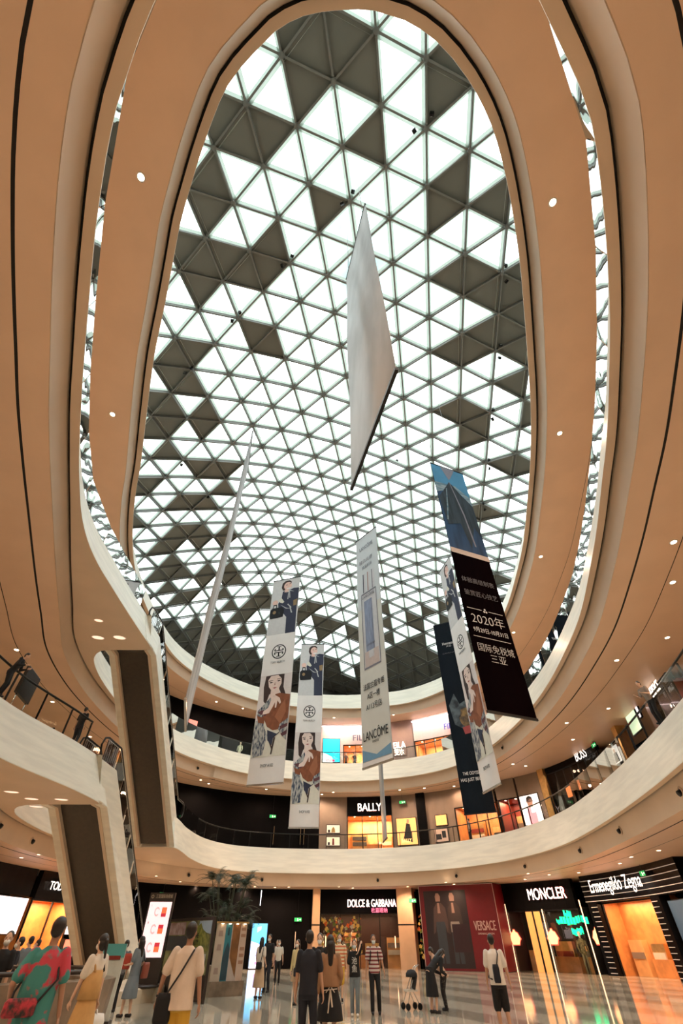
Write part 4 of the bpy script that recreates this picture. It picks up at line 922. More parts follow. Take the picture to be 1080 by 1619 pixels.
M_IHR = mat('photo_hair_ink', (.045, .022, .02), .8); M_IBR = mat('photo_leather_ink', (.27, .085, .035), .8, noise_amt=.25, noise_scale=3); M_IBR2 = mat('photo_leather_light_ink', (.36, .13, .06), .8)
M_ICR = mat('photo_cream_ink', (.74, .71, .62), .8); M_IRD = mat('photo_lip_ink', (.35, .06, .06), .8); M_IGD = mat('photo_gold_ink', (.30, .20, .10), .8); M_IMR = mat('photo_maroon_ink', (.12, .04, .05), .8)
M_IPAT = mat('photo_pattern_ink', (.50, .50, .48), .8, noise_scale=4, stretch=(2.5, 2.5, .8), col2=(.02, .035, .08))
def logo(P, rect, ell, T, cu, cv, r, w, h, pr, K):
    o, X, Z, N, w, h, t = K
    ru = r/w; rv = r/h
    for rad, m, l in ((1, M_INK, 2), (.86, M_CLW, 3)): ell(cu, cv, ru*rad, rv*rad, m, l, n=28)
    def q(pts, m=M_INK, l=4): P([(cu+ru*x, cv+rv*y) for x, y in pts], m, l)
    for s in (1, -1):      # two T shapes back to back: stem, bar and serifs
        q([(-.09, .07*s), (.09, .07*s), (.09, .62*s), (-.09, .62*s)]); q([(-.3, .62*s), (.3, .62*s), (.3, .72*s), (-.3, .72*s)])
        q([(-.60, .07*s), (.60, .07*s), (.60, .2*s), (-.60, .2*s)])
        for d in (1, -1): q([(.48*d, .1*s), (.64*d, .1*s), (.64*d, .36*s), (.52*d, .42*s), (.40*d, .34*s), (.50*d, .28*s)])
    T('TORY BURCH', cu, cv-rv*1.45, .2, M_INK, .46)
def fashion_banner(BL, BR, zb, h, label, which):
    root, P, rect, ell, T, pr, K = banner(BL, BR, zb, h, label, M_CLW); w = K[4]
    # upper picture: smiling woman in a black suit holding a handbag
    a = (0, .66, 1, 1.0); rect(0, .66, 1, .997, M_IPH, 1)
    e = lambda *x, **k: ell(*x, box=a, **k); p = lambda pts, m, l: P(pts, m, l, a)
    p([(.40, .78), (.34, .84), (.36, .92), (.46, .96), (.62, .965), (.70, .93), (.69, .86), (.60, .78)], M_IHR, 2)
    e(.57, .86, .145, .075, M_ISK, 3); p([(.46, .74), (.62, .74), (.62, .80), (.48, .80)], M_ISK, 3); p([(.52, .815), (.68, .825), (.66, .80), (.56, .795)], M_CLW, 4); p([(.50, .88), (.56, .885), (.56, .875), (.50, .87)], M_IHR, 5); p([(.62, .895), (.68, .90), (.68, .89), (.62, .885)], M_IHR, 5)
    p([(.38, .64), (.40, .76), (.55, .78), (.66, .775), (.80, .80), (.99, .79), (.99, .62), (.96, .45), (.97, .0), (.64, .0), (.62, .28), (.42, .40), (.30, .47), (.28, .54)], M_INK2, 2)
    p([(.28, .55), (.34, .46), (.60, .42), (.62, .52), (.46, .60)], M_INK2, 3)
    e(.17, .57, .10, .045, M_ISK, 4); p([(.28, .61), (.38, .64), (.50, .56), (.44, .54), (.34, .56)], M_ICR, 5)
    p([(.03, .44), (.10, .47), (.44, .47), (.52, .42), (.50, .29), (.06, .28), (.02, .33)], M_INK, 6); p([(.10, .47), (.12, .53), (.24, .53), (.26, .47), (.23, .47), (.22, .51), (.14, .51), (.13, .47)], M_INK, 6); e(.18, .39, .06, .03, M_IGD, 7)
    for q in ([(.60, .60), (.62, .76), (.64, .76), (.63, .60)], [(.67, .62), (.64, .76), (.66, .76), (.70, .62)], [(.52, .72), (.66, .77), (.82, .73), (.66, .755)], [(.36, .52), (.58, .43), (.74, .42), (.58, .445)], [(.70, .46), (.78, .34), (.82, .34), (.74, .45)], [(.62, .50), (.76, .43), (.78, .44), (.64, .515)]): p(q, M_CLG, 7)
    p([(.82, .56), (.96, .58), (.95, .47), (.84, .46)], M_IGD, 6)
    rect(0, .45, 1, .66, M_CLW, 1); logo(P, rect, ell, T, .5, .565, w*.235, w, h, pr, K)
    # lower picture: dark haired woman, brown leather, patterned sleeves
    b = (0, .10, 1, .45); rect(0, .10, 1, .45, M_IPK, 1)
    p = lambda pts, m, l: P(pts, m, l, b); e = lambda *x, **k: ell(*x, box=b, **k)
    p([(0, 0), (.98, 0), (.98, .22), (.45, .40), (0, .42)], M_ICR, 2)
    p([(.18, .99), (.14, .84), (.18, .66), (.26, .62), (.34, .74), (.66, .78), (.74, .68), (.88, .68), (.76, .82), (.76, .995), (.5, .999)], M_IHR, 3)
    p([(.36, .66), (.62, .68), (.64, .80), (.38, .80)], M_ISK2, 4)
    p([(.26, .93), (.34, .985), (.56, .99), (.68, .94), (.69, .87), (.62, .80), (.50, .765), (.40, .785), (.30, .84)], M_ISK2, 5)
    p([(.30, .893), (.36, .905), (.43, .895), (.36, .884)], M_IHR, 6); p([(.54, .905), (.61, .92), (.66, .912), (.60, .898)], M_IHR, 6); p([(.29, .92), (.42, .925), (.42, .918), (.29, .91)], M_IHR, 6); p([(.54, .935), (.67, .945), (.67, .937), (.54, .927)], M_IHR, 6)
    p([(.46, .855), (.49, .90), (.505, .855)], M_ISH, 6); p([(.42, .82), (.49, .828), (.56, .825), (.49, .808)], M_IRD, 6)
    p([(.40, .56), (.50, .73), (.66, .745), (.99, .71), (.98, .42), (.80, .30), (.56, .29), (.38, .34), (.26, .44), (.30, .50)], M_IBR, 6)
    p([(.58, .45), (.75, .60), (.85, .66), (.9, .5), (.76, .36)], M_IBR2, 7)
    p([(.04, .54), (.22, .62), (.40, .70), (.44, .62), (.34, .52), (.20, .46), (.06, .48)], M_IPAT, 7); p([(.04, .53), (.22, .55), (.34, .50), (.30, .47), (.12, .50)], M_IMR, 8); p([(.03, .50), (.30, .50), (.28, .38), (.10, .40)], M_IBR, 6)
    p([(.36, .57), (.44, .69), (.54, .72), (.68, .68), (.73, .62), (.70, .60), (.62, .65), (.60, .56), (.56, .56), (.55, .63), (.50, .58), (.40, .50), (.20, .49), (.22, .53)], M_ISK2, 9); p([(.47, .72), (.50, .80), (.54, .80), (.53, .71)], M_ISK2, 9)
    p([(.02, .42), (.22, .44), (.34, .30), (.42, .24), (.34, .02), (.06, .0), (.0, .2)], M_IPAT, 5); p([(.40, .30), (.72, .24), (.82, .28), (.60, .20), (.58, .12), (.44, .18)], M_INK2, 7)
    p([(.76, .36), (.99, .42), (.98, .16), (.84, .22), (.72, .30)], M_IPAT, 7); p([(.76, .33), (.98, .36), (.98, .32), (.78, .29)], M_IMR, 8); p([(.80, .24), (.98, .28), (.98, .23), (.86, .21)], M_IMR, 8)
    p([(.56, .02), (.60, .02), (.66, .20), (.62, .22)], M_IHR, 6); p([(.44, .20), (.60, .06), (.61, .08), (.47, .22)], M_IHR, 6)
    T('SHOP A102', .5, .066, .24, M_INK, .36, .006)
    pr.build('printed_picture', root)
fashion_banner((-5.70, 30.0), (-3.42, 29.3), 8.3, 14.9, 'white fashion banner with woman in brown leather, higher of the two left of centre', 0)
fashion_banner((-4.0, 40.0), (-1.72, 40.0), 7.8, 15.0, 'white fashion banner with woman in brown leather, lower of the two left of centre', 1)
fashion_banner((7.78, 27.7), (8.22, 25.7), 7.45, 15.0, 'narrow-looking white fashion banner hanging just behind the black date banner', 2)
# pale cosmetics banner
M_LB = mat('pale_blue_ink', (.66, .70, .74), .8, noise_amt=.08, noise_scale=.6); M_LBL = mat('bottle_blue_ink', (.30, .36, .52), .8, noise_amt=.25, noise_scale=4, stretch=(3, 3, .4)); M_LLI = mat('bottle_light_ink', (.62, .62, .66), .8); M_LLN = mat('bottle_line_ink', (.22, .22, .27), .8); M_LGR = mat('soft_grey_ink', (.70, .70, .66), .8, noise_amt=.08, noise_scale=.7); M_LPK = mat('soft_pink_ink', (.60, .50, .48), .8); M_BLT = mat('corner_blue_ink', (.18, .36, .55), .8)
root, P, rect, ell, T, pr, K = banner((1.08, 24.5), (2.46, 22.8), 7.8, 15.0, 'tall pale grey and blue cosmetics banner with a drawn perfume bottle and black lettering', M_CLG)
rect(.01, .60, .99, .995, M_LB, 1); rect(.01, .02, .99, .60, M_LGR, 1)
T('LANCÔME', .5, .925, .42, M_LLN, .62, .006); T('臻白光感', .46, .845, .36, M_LLN, .60); T('焕亮肌肤', .50, .81, .30, M_LLN, .46)
for u, m in ((.30, M_INK2), (.50, M_ISH), (.69, M_LLN)): rect(u-.018, .675, u+.018, .775, m, 3); rect(u+.018, .675, u+.10, .775, M_LLI, 2)
rect(.22, .335, .82, .665, M_LLI, 2); rect(.30, .40, .64, .63, M_LBL, 3); rect(.24, .338, .78, .40, M_LPK, 4); rect(.40, .37, .6, .40, M_LLI, 5)
for u in (.20, .83): rect(u-.012, .33, u+.012, .668, M_LLN, 5)
rect(.20, .664, .83, .672, M_LLN, 5); rect(.20, .33, .83, .337, M_LLN, 5); rect(.60, .40, .62, .63, M_LLN, 5)
T('LANCÔME', .5, .65, .30, M_LLN, .52, .004); T('GÉNIFIQUE', .5, .425, .16, M_LLN, .34)
T('法国兰蔻专柜', .52, .262, .38, M_INK, .78, .01); T('A区一楼', .50, .225, .38, M_INK, .46, .01); T('A113号店', .50, .187, .38, M_INK, .56, .01)
T('LANCÔME', .5, .092, .62, M_INK, .84, .008); T('PARIS', .5, .070, .16, M_INK, .2)
P([(.02, .018), (.98, .018), (.98, .05), (.5, .03), (.02, .055)], M_BLT, 3); rect(.0, .0, 1, .016, M_CLW, 4)
pr.build('printed_picture', root)
# black date banner
M_SKY = mat('sky_blue_ink', (.10, .36, .64), .8, noise_amt=.18, noise_scale=.5); M_DEEP = mat('deep_blue_ink', (.03, .085, .20), .8, noise_amt=.45, noise_scale=.9, stretch=(2, 2, .3)); M_PEAK = mat('slate_peak_ink', (.045, .07, .10), .8, noise_amt=.5, noise_scale=1.6, stretch=(3, 3, .35)); M_WAVE = mat('pale_wave_ink', (.38, .48, .55), .8, noise_scale=1.4, stretch=(1, 1, 5), col2=(.12, .25, .36)); M_HAZE = mat('mauve_ink', (.28, .28, .36), .8); M_BGE = mat('beige_ink', (.78, .62, .55), .8)
M_BLKC = mat('black_banner_cloth', (.006, .003, .004), 1, spec=0); M_GRT = mat('grey_lettering_ink', (.16, .15, .17), .7); M_WHT = mat('white_lettering_ink', (.85, .82, .82), .7)
root, P, rect, ell, T, pr, K = banner((5.55, 17.0), (7.72, 17.9), 7.85, 15.0, 'large black banner with blue mountain picture above white date lettering', M_BLKC, bar=M_BLACK)
a = (0, .54, 1, 1.0); p = lambda pts, m, l: P(pts, m, l, a)
rect(.0, .54, 1, .995, M_DEEP, 1); rect(0, .84, 1, .995, M_SKY, 2)
p([(0, .62), (.20, .66), (.34, .73), (.60, .73), (1, .56), (1, .66), (.6, .77), (0, .75)], M_WAVE, 3)
p([(.26, .998), (.72, .998), (.52, .86), (.46, .83)], M_HAZE, 4)
p([(.02, .56), (.20, .66), (.34, .74), (.44, .80), (.56, .75), (.74, .66), (.98, .56), (.98, .2), (.84, .30), (.6, .05), (.46, .30), (.1, .25)], M_PEAK, 5)
p([(.44, .80), (.62, .40), (.70, .08), (.74, .08), (.66, .42), (.46, .80)], M_HAZE, 6); p([(.30, .70), (.18, .45), (.10, .3), (.13, .3), (.22, .46), (.32, .7)], M_WAVE, 6)
rect(0, .522, 1, .543, M_BGE, 6)
T('体验高级制表', .5, .415, .34, M_GRT, .80, .004); T('鉴赏匠心技艺', .5, .365, .34, M_GRT, .80, .004)
rect(.08, .3085, .42, .3105, M_WHT, 3); rect(.58, .3085, .92, .3105, M_WHT, 3)
for u, v in ((.5, .314), (.475, .306), (.525, .306)): ell(u, v, .022, .0035, M_WHT, 4)
T('2020年', .5, .272, .62, M_WHT, .76); T('9月29日-10月31日', .5, .235, .28, M_WHT, .78, .004); rect(.08, .2135, .92, .2155, M_WHT, 3)
T('国际免税城', .5, .178, .42, M_WHT, .80); T('三亚', .5, .148, .42, M_WHT, .34)
pr.build('printed_picture', root)
# second black banner further back
M_SMK = mat('smoky_ink', (.10, .13, .15), .8, noise_scale=1.6, col2=(.018, .022, .03)); M_AMK = mat('amber_smoke_ink', (.28, .17, .06), .8, noise_scale=1.8, col2=(.03, .025, .03)); M_CHR = mat('slate_banner_cloth', (.014, .018, .024), 1, spec=.02)
root, P, rect, ell, T, pr, K = banner((8.75, 37.0), (10.75, 36.0), 8.1, 15.0, 'dark slate banner with smoky picture and small white lettering behind the woman in brown leather', M_CHR, bar=M_BLACK)
P([(.1, .50), (.35, .56), (.5, .50), (.8, .52), (.9, .42), (.6, .36), (.2, .40)], M_SMK, 2); ell(.62, .43, .22, .05, M_AMK, 3); ell(.35, .47, .14, .035, M_SMK, 4); P([(.45, .38), (.9, .39), (.85, .35), (.5, .345)], M_IRD, 4)
T('Hennessy', .5, .862, .36, M_WHT, .5, .01); T('X.O', .5, .843, .22, M_WHT, .2); T('COGNAC', .5, .80, .14, M_GRT, .6)
T('THE ODYSSEY', .5, .165, .3, M_WHT, .66, .01); T('HAS JUST BEGUN', .5, .138, .3, M_WHT, .84, .01)
pr.build('printed_picture', root)
# banners seen from the back or edge-on
M_SILV = mat('silver_grey_cloth', (.42, .43, .44), .45, noise_amt=.35, noise_scale=.5, stretch=(1.5, 1.5, .5)); M_MARB = mat('white_marbled_cloth', (.60, .61, .63), .7, noise_scale=1.6, stretch=(2.5, 2.5, .5), col2=(.40, .41, .44))
r = banner((.24, 6.84), (1.02, 3.87), 9.2, 15.0, 'huge silver grey banner hanging overhead, seen steeply from below with a dark bottom bar', M_SILV, bar=M_BLACK)
r = banner((-5.05, 14.2), (-5.78, 17.1), 7.2, 15.0, 'narrow white marbled banner seen almost edge-on beside the escalators', M_MARB)
r = banner((3.66, 43.0), (3.46, 45.2), 7.6, 15.0, 'grey banner seen edge-on like a pole below the pale cosmetics banner', M_SILV, bar=M_BLACK)
# ------------------------------------------------------------------ spotlights sunk in the faces of the ring beams
def beam_spot(px, py, lv, label):
    zb = ZB[lv]; B, NB = {1: (CB1, NB1), 2: (CB2, NB2), 3: (CB3, NB3)}[lv]
    g = at_z(px, py, zb-.42); i = nearest(B, g); p = Vector((B[i].x+NB[i].x*.15, B[i].y+NB[i].y*.15, zb-.42)); n = -NB[i]
    root = empty('beam_spotlight', p, math.atan2(n.y, n.x), label, 'spotlight', 'spotlights sunk in the ring beams')
    Mx = Matrix(((0, 0, 1), (0, 1, 0), (-1, 0, 0)))      # axis towards +x
    mb = MB(); mb.lathe((0, 0, 0), [(.10, -.02), (.17, .0), (.17, .03), (.12, .035)], M_BEAM, 16, Mx, False); mb.build('collar', root)
    mb = MB(); mb.lathe((0, 0, 0), [(0, .0), (.10, .0), (.10, .14), (.085, .15), (0, .12)], M_BLACK, 14, Matrix.Rotation(R(25), 3, 'Y') @ Mx); mb.build('lamp_head', root)
bs = [(413, 1390), (596, 1390), (713, 1383), (821, 1368), (893, 1345), (968, 1313), (1055, 1255), (283, 1384), (15, 1305), (70, 1330)]
for i, (x, y) in enumerate(sorted(bs)): beam_spot(x, y, 3, 'dark round spotlight sunk in the lowest ring beam, %s from the left' % ordinal(i))
for i, (x, y) in enumerate([(325, 1211), (804, 1182)]): beam_spot(x, y, 2, 'dark round spotlight sunk in the middle ring beam, %s' % ('near the escalator' if i == 0 else 'right of the black banner tip'))
# ------------------------------------------------------------------ little floodlights clamped to roof nodes
fl = [(683, 180), (655, 207), (558, 303), (541, 322), (462, 405), (446, 420), (379, 494), (367, 507), (800, 420), (801, 445), (792, 546), (790, 566), (780, 648), (779, 663), (773, 727), (774, 741), (303, 582), (292, 590), (764, 796), (767, 806), (388, 868), (409, 907), (633, 922), (641, 924), (628, 728), (497, 998), (329, 786), (287, 735)]
fl_ = sorted(range(len(fl)), key=lambda k: (fl[k][1], fl[k][0]))
for rank, k in enumerate(fl_):
    px, py = fl[k]
    d = ray(px, py); best = min(nodes_used, key=lambda q: (Vector(project(UV[q]))-Vector((px, py))).length if UV[q].y > -5 else 1e9)
    zz = UV[best].z-.22; p = at_z(px, py, zz)
    root = empty('roof_floodlight', p, (k*.9) % 6, 'small dark floodlight clamped under the roof grid, %s from the top of the roof' % ordinal(rank), 'floodlight', 'floodlights on the roof grid')
    mb = MB(); mb.box((0, 0, 0), (.20, .14, .16), M_BLACK, Matrix.Rotation(R(35), 3, 'X')); mb.build('lamp_body', root)
    mb = MB(); mb.box((0, .075, -.055), (.16, .01, .12), M_CHROME, Matrix.Rotation(R(35), 3, 'X')); mb.build('lens', root)
    mb = MB(); mb.tube([(0, 0, .05), (0, 0, .22)], .02, M_BLACK, 6); mb.bar((-.1, 0, .2), (.1, 0, .2), .04, .03, M_BLACK); mb.build('bracket', root)
# ------------------------------------------------------------------ free-standing things on the ground floor
M_PLINTH = mat('cream_stone_plinth', (.72, .62, .48), .25, noise_amt=.08, noise_scale=1.5)
M_COUNTER = mat('mottled_brown_stone', (.24, .18, .13), .3, noise_amt=.35, noise_scale=3)
M_DKBR = mat('dark_bronze_metal', (.035, .026, .022), .35)
# curved cream plinth at the foot of the escalator
root = empty('plinth', (-9.3, 24.5, GZ), 0, 'low curved cream stone plinth under the lit kiosk beside the escalator foot', 'plinth')
mb = MB(); P_ = []
for k in range(33): a = 2*PI*k/32; P_.append((2.2*math.cos(a)*(1+.12*math.cos(2*a)), 4.0*math.sin(a)))
P_ = P_[:-1]; n = len(P_)
mb.add([(x, y, 0) for x, y in P_]+[(x, y, .34) for x, y in P_]+[(x*.98, y*.98, .38) for x, y in P_], [(i, (i+1) % n, n+(i+1) % n, n+i) for i in range(n)]+[(n+i, n+(i+1) % n, 2*n+(i+1) % n, 2*n+i) for i in range(n)]+[tuple(2*n+i for i in range(n))], M_PLINTH)
mb.build('stone_body', root)
# lit kiosk
K0 = at_y(240, 1500, 23.5)
root = empty('advertising_kiosk', (K0.x, K0.y, GZ+.38), R(4), 'tall leaning-looking kiosk with a pinkish white lit screen showing three pairs of orange products', 'kiosk')
mb = MB(); mb.box((0, 0, .36), (.98, .22, .72), M_DKBR); mb.lathe((0, 0, 0), [(.62, 0), (.6, .05), (.3, .07)], M_DKBR, 20); mb.build('base', root)
mb = MB(); mb.box((0, 0, 1.55), (.98, .18, 1.72), M_DKBR); mb.box((0, 0, 2.46), (.98, .2, .26), M_DKBR); mb.build('housing', root)
mb = MB(); mb.box((0, -.10, 1.53), (.86, .02, 1.56), emat('screen_pinkish_white', (1, .74, .76), .85)); mb.build('lit_screen', root)
mb = MB(); mt = MB(); OR = emat('product_orange', (.85, .16, .06), .75); RD = emat('product_red', (.55, .03, .05), .7); PK = emat('product_ring_pink', (.75, .42, .42), .8)
for k in range(3):
    zc_ = 2.02-k*.5
    mb.box((.19, -.115, zc_), (.19, .008, .26), OR); mb.box((.19, -.121, zc_+(.07 if k else -.1)), (.19, .006, .10), RD)
    for q in range(14):
        a0, a1 = R(30+q*21), R(30+(q+1)*21); r0, r1 = .07, .12
        mb.poly([(-.08+r*math.cos(a)*.9, -.116, zc_+r*math.sin(a)*1.2) for r, a in ((r0, a0), (r1, a0), (r1, a1), (r0, a1))], PK)
    mb_text(mt, str(k+1) if k == 0 else '8', emat('screen_dark_mark', (.1, .06, .08), .1), Vector((-.33, -.117, zc_+.18)), Vector((1, 0, 0)), Vector((0, 0, 1)), .09)
mb.build('screen_picture', root); mb_text(mt, '三亚国际免税城', mat('kiosk_lettering', (.5, .4, .28), .5), Vector((.08, -.108, 2.47)), Vector((1, 0, 0)), Vector((0, 0, 1)), .13, .66)
mt.lathe((-.38, -.106, 2.47), [(.035, 0), (.055, .0)], MATS['kiosk_lettering'], 16, Matrix(((1, 0, 0), (0, 0, 1), (0, 1, 0))), False); mt.build('lettering', root)
# framed poster wall
A_ = at_y(262, 1500, 25.4); B_ = at_y(333, 1500, 22.9); A_.z = B_.z = GZ; d = (B_-A_); L_ = d.length; rz = math.atan2(d.y, d.x)
root = empty('poster_stand', (A_+B_)/2, rz, 'wide framed glass poster stand with a garden picture behind the man in white and yellow', 'poster stand')
mb = MB(); h_ = 2.2
for x in (-L_/2, L_/2): mb.box((x, 0, h_/2), (.06, .1, h_), M_DKBR)
for z in (.06, h_): mb.box((0, 0, z), (L_, .1, .08), M_DKBR)
mb.build('frame', root)
mb = MB(); mb.box((0, .01, .38), (L_-.06, .04, .62), M_DKBR); mb.box((0, .01, 1.43), (L_-.06, .04, 1.48), mat('garden_picture', (.30, .34, .16), .35, noise_scale=2.2, col2=(.10, .09, .05))); mb.build('picture_panel', root)
mb = MB(); y_ = -.02
def pq(pts, m): mb.poly([(x*L_, y_-.004*pq.k, z) for x, z in pts], m); pq.k += 1
pq.k = 1
pq([(-.48, 1.75), (-.1, 1.75), (-.1, 2.12), (-.48, 2.12)], mat('picture_lilac', (.42, .34, .36), .35, noise_scale=4, col2=(.25, .16, .14)))
pq([(-.48, 1.3), (-.02, 1.3), (-.02, 1.72), (-.48, 1.72)], mat('picture_shadow', (.06, .07, .08), .35))
pq([(.2, 2.0), (.34, 1.82), (.47, 1.76), (.47, 2.14), (.2, 2.14)], mat('picture_sky', (.36, .50, .66), .35))
pq([(.02, 1.5), (.16, 1.95), (.24, 2.08), (.3, 1.9), (.46, 1.7), (.46, 1.3), (.02, 1.2)], mat('picture_bush', (.26, .28, .06), .35, noise_scale=8, col2=(.10, .13, .03)))
pq([(.12, .72), (.44, .72), (.44, 1.22), (.2, 1.3)], mat('picture_fountain', (.60, .66, .66), .35, noise_scale=5, col2=(.25, .36, .36)))
mb.build('printed_picture', root)
mb = MB(); INKD = mat('picture_lettering', (.02, .025, .02), .5)
mb_text(mb, 'PURE', INKD, Vector((.18*L_, -.075, 1.72)), Vector((1, 0, 0)), Vector((0, 0, 1)), .2, .42); mb_text(mb, 'BEAUTY', INKD, Vector((.18*L_, -.075, 1.52)), Vector((1, 0, 0)), Vector((0, 0, 1)), .2, .46); mb.build('lettering', root)
# four-part folding display with brown base
A_ = at_y(336, 1520, 25.6); B_ = at_y(385, 1520, 26.4); A_.z = B_.z = GZ; d = (B_-A_); L_ = d.length
root = empty('display_stand', (A_+B_)/2, math.atan2(d.y, d.x), 'four-part display stand with beige, teal and brown panels on a brown base', 'display stand')
cols = [(mat('panel_beige', (.55, .46, .38), .4), mat('panel_beige_figures', (.38, .28, .24), .4)), (mat('panel_teal', (.03, .20, .26), .4), mat('panel_teal_dark', (.02, .06, .09), .4)), (mat('panel_sand', (.55, .46, .42), .4), mat('panel_brown', (.28, .12, .04), .4, noise_amt=.3)), (mat('panel_rose', (.50, .38, .31), .4), mat('panel_rose_marks', (.32, .18, .12), .4))]
w4 = L_/4
for k, (m1, m2) in enumerate(cols):
    x0 = -L_/2+w4*k; fold = .10 if k % 2 else 0
    mb = MB(); yy0, yy1 = (0, -.12) if k % 2 == 0 else (-.12, 0)
    mb.add([(x0, yy0, .42), (x0+w4, yy1, .42), (x0+w4, yy1, 2.12), (x0, yy0, 2.12), (x0, yy0+.05, .42), (x0+w4, yy1+.05, .42), (x0+w4, yy1+.05, 2.12), (x0, yy0+.05, 2.12)], [(0, 1, 2, 3), (7, 6, 5, 4), (0, 3, 7, 4), (1, 5, 6, 2), (3, 2, 6, 7)], m1)
    f = lambda u, z: (x0+w4*u, yy0+(yy1-yy0)*u-.008, z)
    if k == 0: [mb.poly([f(.25, z), f(.75, z), f(.7, z+.18), f(.3, z+.18)], m2) for z in (1.72, 1.3, .62)]
    elif k == 1: mb.poly([f(.05, .45), f(.95, .45), f(.95, 1.35), f(.6, 1.55), f(.35, 1.4), f(.05, 1.1)], m2); mb.poly([f(.35, 1.75), f(.65, 1.75), f(.6, 2.0), f(.4, 2.0)], m2)
    elif k == 2: mb.poly([f(.05, 1.1), f(.9, .5), f(.98, 2.1), f(.1, 2.1)], m2)
    else: [mb.poly([f(.15, z), f(.85, z), f(.85, z+.1), f(.15, z+.1)], m2) for z in (1.9, 1.7, 1.3, 1.1, .9)]
    mb.build('picture_panel', root)
mb = MB(); mb.box((0, -.02, .21), (L_+.06, .30, .42), M_COUNTER); mb.build('base', root)
mb = MB(); mb.box((0, -.03, 2.15), (L_+.04, .2, .06), M_GOLD)
for k in range(4): mb.box((-L_/2+w4*(k+.5), -.12, 2.11), (.08, .04, .02), M_LAMP)
mb.build('top_rail', root)
# palm in a planter behind the displays
PX = at_y(358, 1440, 30)
root = empty('palm_plant', (PX.x, PX.y, GZ), 0, 'big dark green feathery palm in a planter standing behind the poster stands', 'palm')
mb = MB(); mb.lathe((0, 0, 0), [(.55, 0), (.62, .3), (.66, .75), (.58, .78), (.55, .7), (0, .7)], M_COUNTER, 20); mb.build('planter', root)
M_LEAF = mat('palm_leaf_green', (.022, .05, .022), .5, noise_amt=.4, noise_scale=4); M_STEM = mat('palm_cane', (.05, .06, .03), .6)
st = MB(); lf = MB(); rs = random.Random(11)
for k in range(20):
    a = rs.uniform(0, 2*PI); lean = rs.uniform(.15, 1.25); top = Vector((math.cos(a)*lean, math.sin(a)*lean, rs.uniform(2.3, 4.2))); b0 = Vector((math.cos(a)*.2, math.sin(a)*.2, .7)); st.tube([b0, b0.lerp(top, .5)+Vector((0, 0, .2)), top], [.035, .028, .018], M_STEM, 6)
    nf = 8
    for q in range(nf):
        az = a+rs.uniform(-1.9, 1.9) if q > 2 else rs.uniform(0, 2*PI); up = rs.uniform(.2, 1.1); L2 = rs.uniform(.7, 1.15); pts = []
        for j in range(7):
            t = j/6; pts.append(top+Vector((math.cos(az)*math.cos(up), math.sin(az)*math.cos(up), math.sin(up)))*(L2*t)+Vector((0, 0, -.55*t*t)))
        lf.tube(pts, [.010*(1-.1*j) for j in range(7)], M_STEM, 3)
        for j in range(1, 7):
            for sd in (-1, 1):
                for h in (0, .5):
                    c = pts[j-1].lerp(pts[j], h); tdir = (pts[j]-pts[j-1]).normalized(); sdv = tdir.cross(Vector((0, 0, 1))).normalized()*sd; ln = .34*(1-.09*j)
                    e = c+(sdv*.8+tdir*.65+Vector((0, 0, -.1))).normalized()*ln; wv = tdir*.017
                    lf.poly([c-wv, c+wv, e+wv*.2, e-wv*.2], M_LEAF)
st.build('canes', root); lf.build('fronds', root)
# round stone counter at the left
def arc_counter():
    root = empty('stone_counter', (-7.6, 13.2, GZ), 0, 'curved mottled brown stone counter at the lower left with a dark top rail', 'counter')
    mb = MB(); mt = MB(); n = 26; pts = []
    for k in range(n+1):
        a = R(-150+k*250/n); pts.append((2.5*math.cos(a), 2.1*math.sin(a)))
    prof = [(0, 0), (-.25, .25), (-.30, .98), (0, 1.0), (.35, .98), (.35, 0)]
    vs = []
    for x, y in pts:
        l = math.hypot(x, y)
        for o_, z in prof: vs.append((x*(1-o_/l*1.0), y*(1-o_/l*1.0), z))
    m = len(prof); fs = []
    for i in range(n):
        for j in range(m): fs.append((i*m+j, (i+1)*m+j, (i+1)*m+(j+1) % m, i*m+(j+1) % m))
    fs += [tuple(range(m))[::-1], tuple(n*m+j for j in range(m))]
    mb.add(vs, fs, M_COUNTER, False); mb.build('stone_body', root)
    mt.tube([(x*1.0, y*1.0, 1.10) for x, y in pts], .035, M_DKBR, 8)
    for i in range(0, n+1, 4): mt.tube([(pts[i][0], pts[i][1], .98), (pts[i][0], pts[i][1], 1.1)], .02, M_DKBR, 6)
    mt.build('top_rail', root)
arc_counter()
# folded paper sign and a dark bag on the counter
p = at_y(30, 1500, 11.5); root = empty('paper_board', (-6.9, 11.15, GZ+1.0), R(20), 'pale paper board leaning on the stone counter beside the man in the flowered shirt', 'board')
mb = MB(); mb.box((0, 0, .22), (.55, .012, .42), M_LINEN, Matrix.Rotation(R(-25), 3, 'X')); mb.box((0, .1, .14), (.5, .012, .28), M_DKBR, Matrix.Rotation(R(30), 3, 'X')); mb.build('board_and_prop', root)
# teal and white price totem behind the women
TP = at_y(182, 1500, 17.5); root = empty('price_totem', (TP.x, TP.y, GZ), R(8), 'slim teal and white information totem behind the woman in the grey dress', 'totem')
mb = MB(); mb.box((0, 0, .75), (.62, .08, 1.5), mat('totem_white', (.55, .58, .54), .4, noise_amt=.12, noise_scale=5)); mb.build('panel', root)
mb = MB(); mb.box((0, -.045, 1.36), (.62, .01, .28), mat('totem_teal', (.10, .38, .38), .4)); mb.box((.02, -.052, 1.22), (.4, .008, .08), M_REDIN); mb.build('printed_header', root)
mb = MB(); mb.box((0, 0, .03), (.7, .4, .06), M_DKBR); mb.build('foot', root)
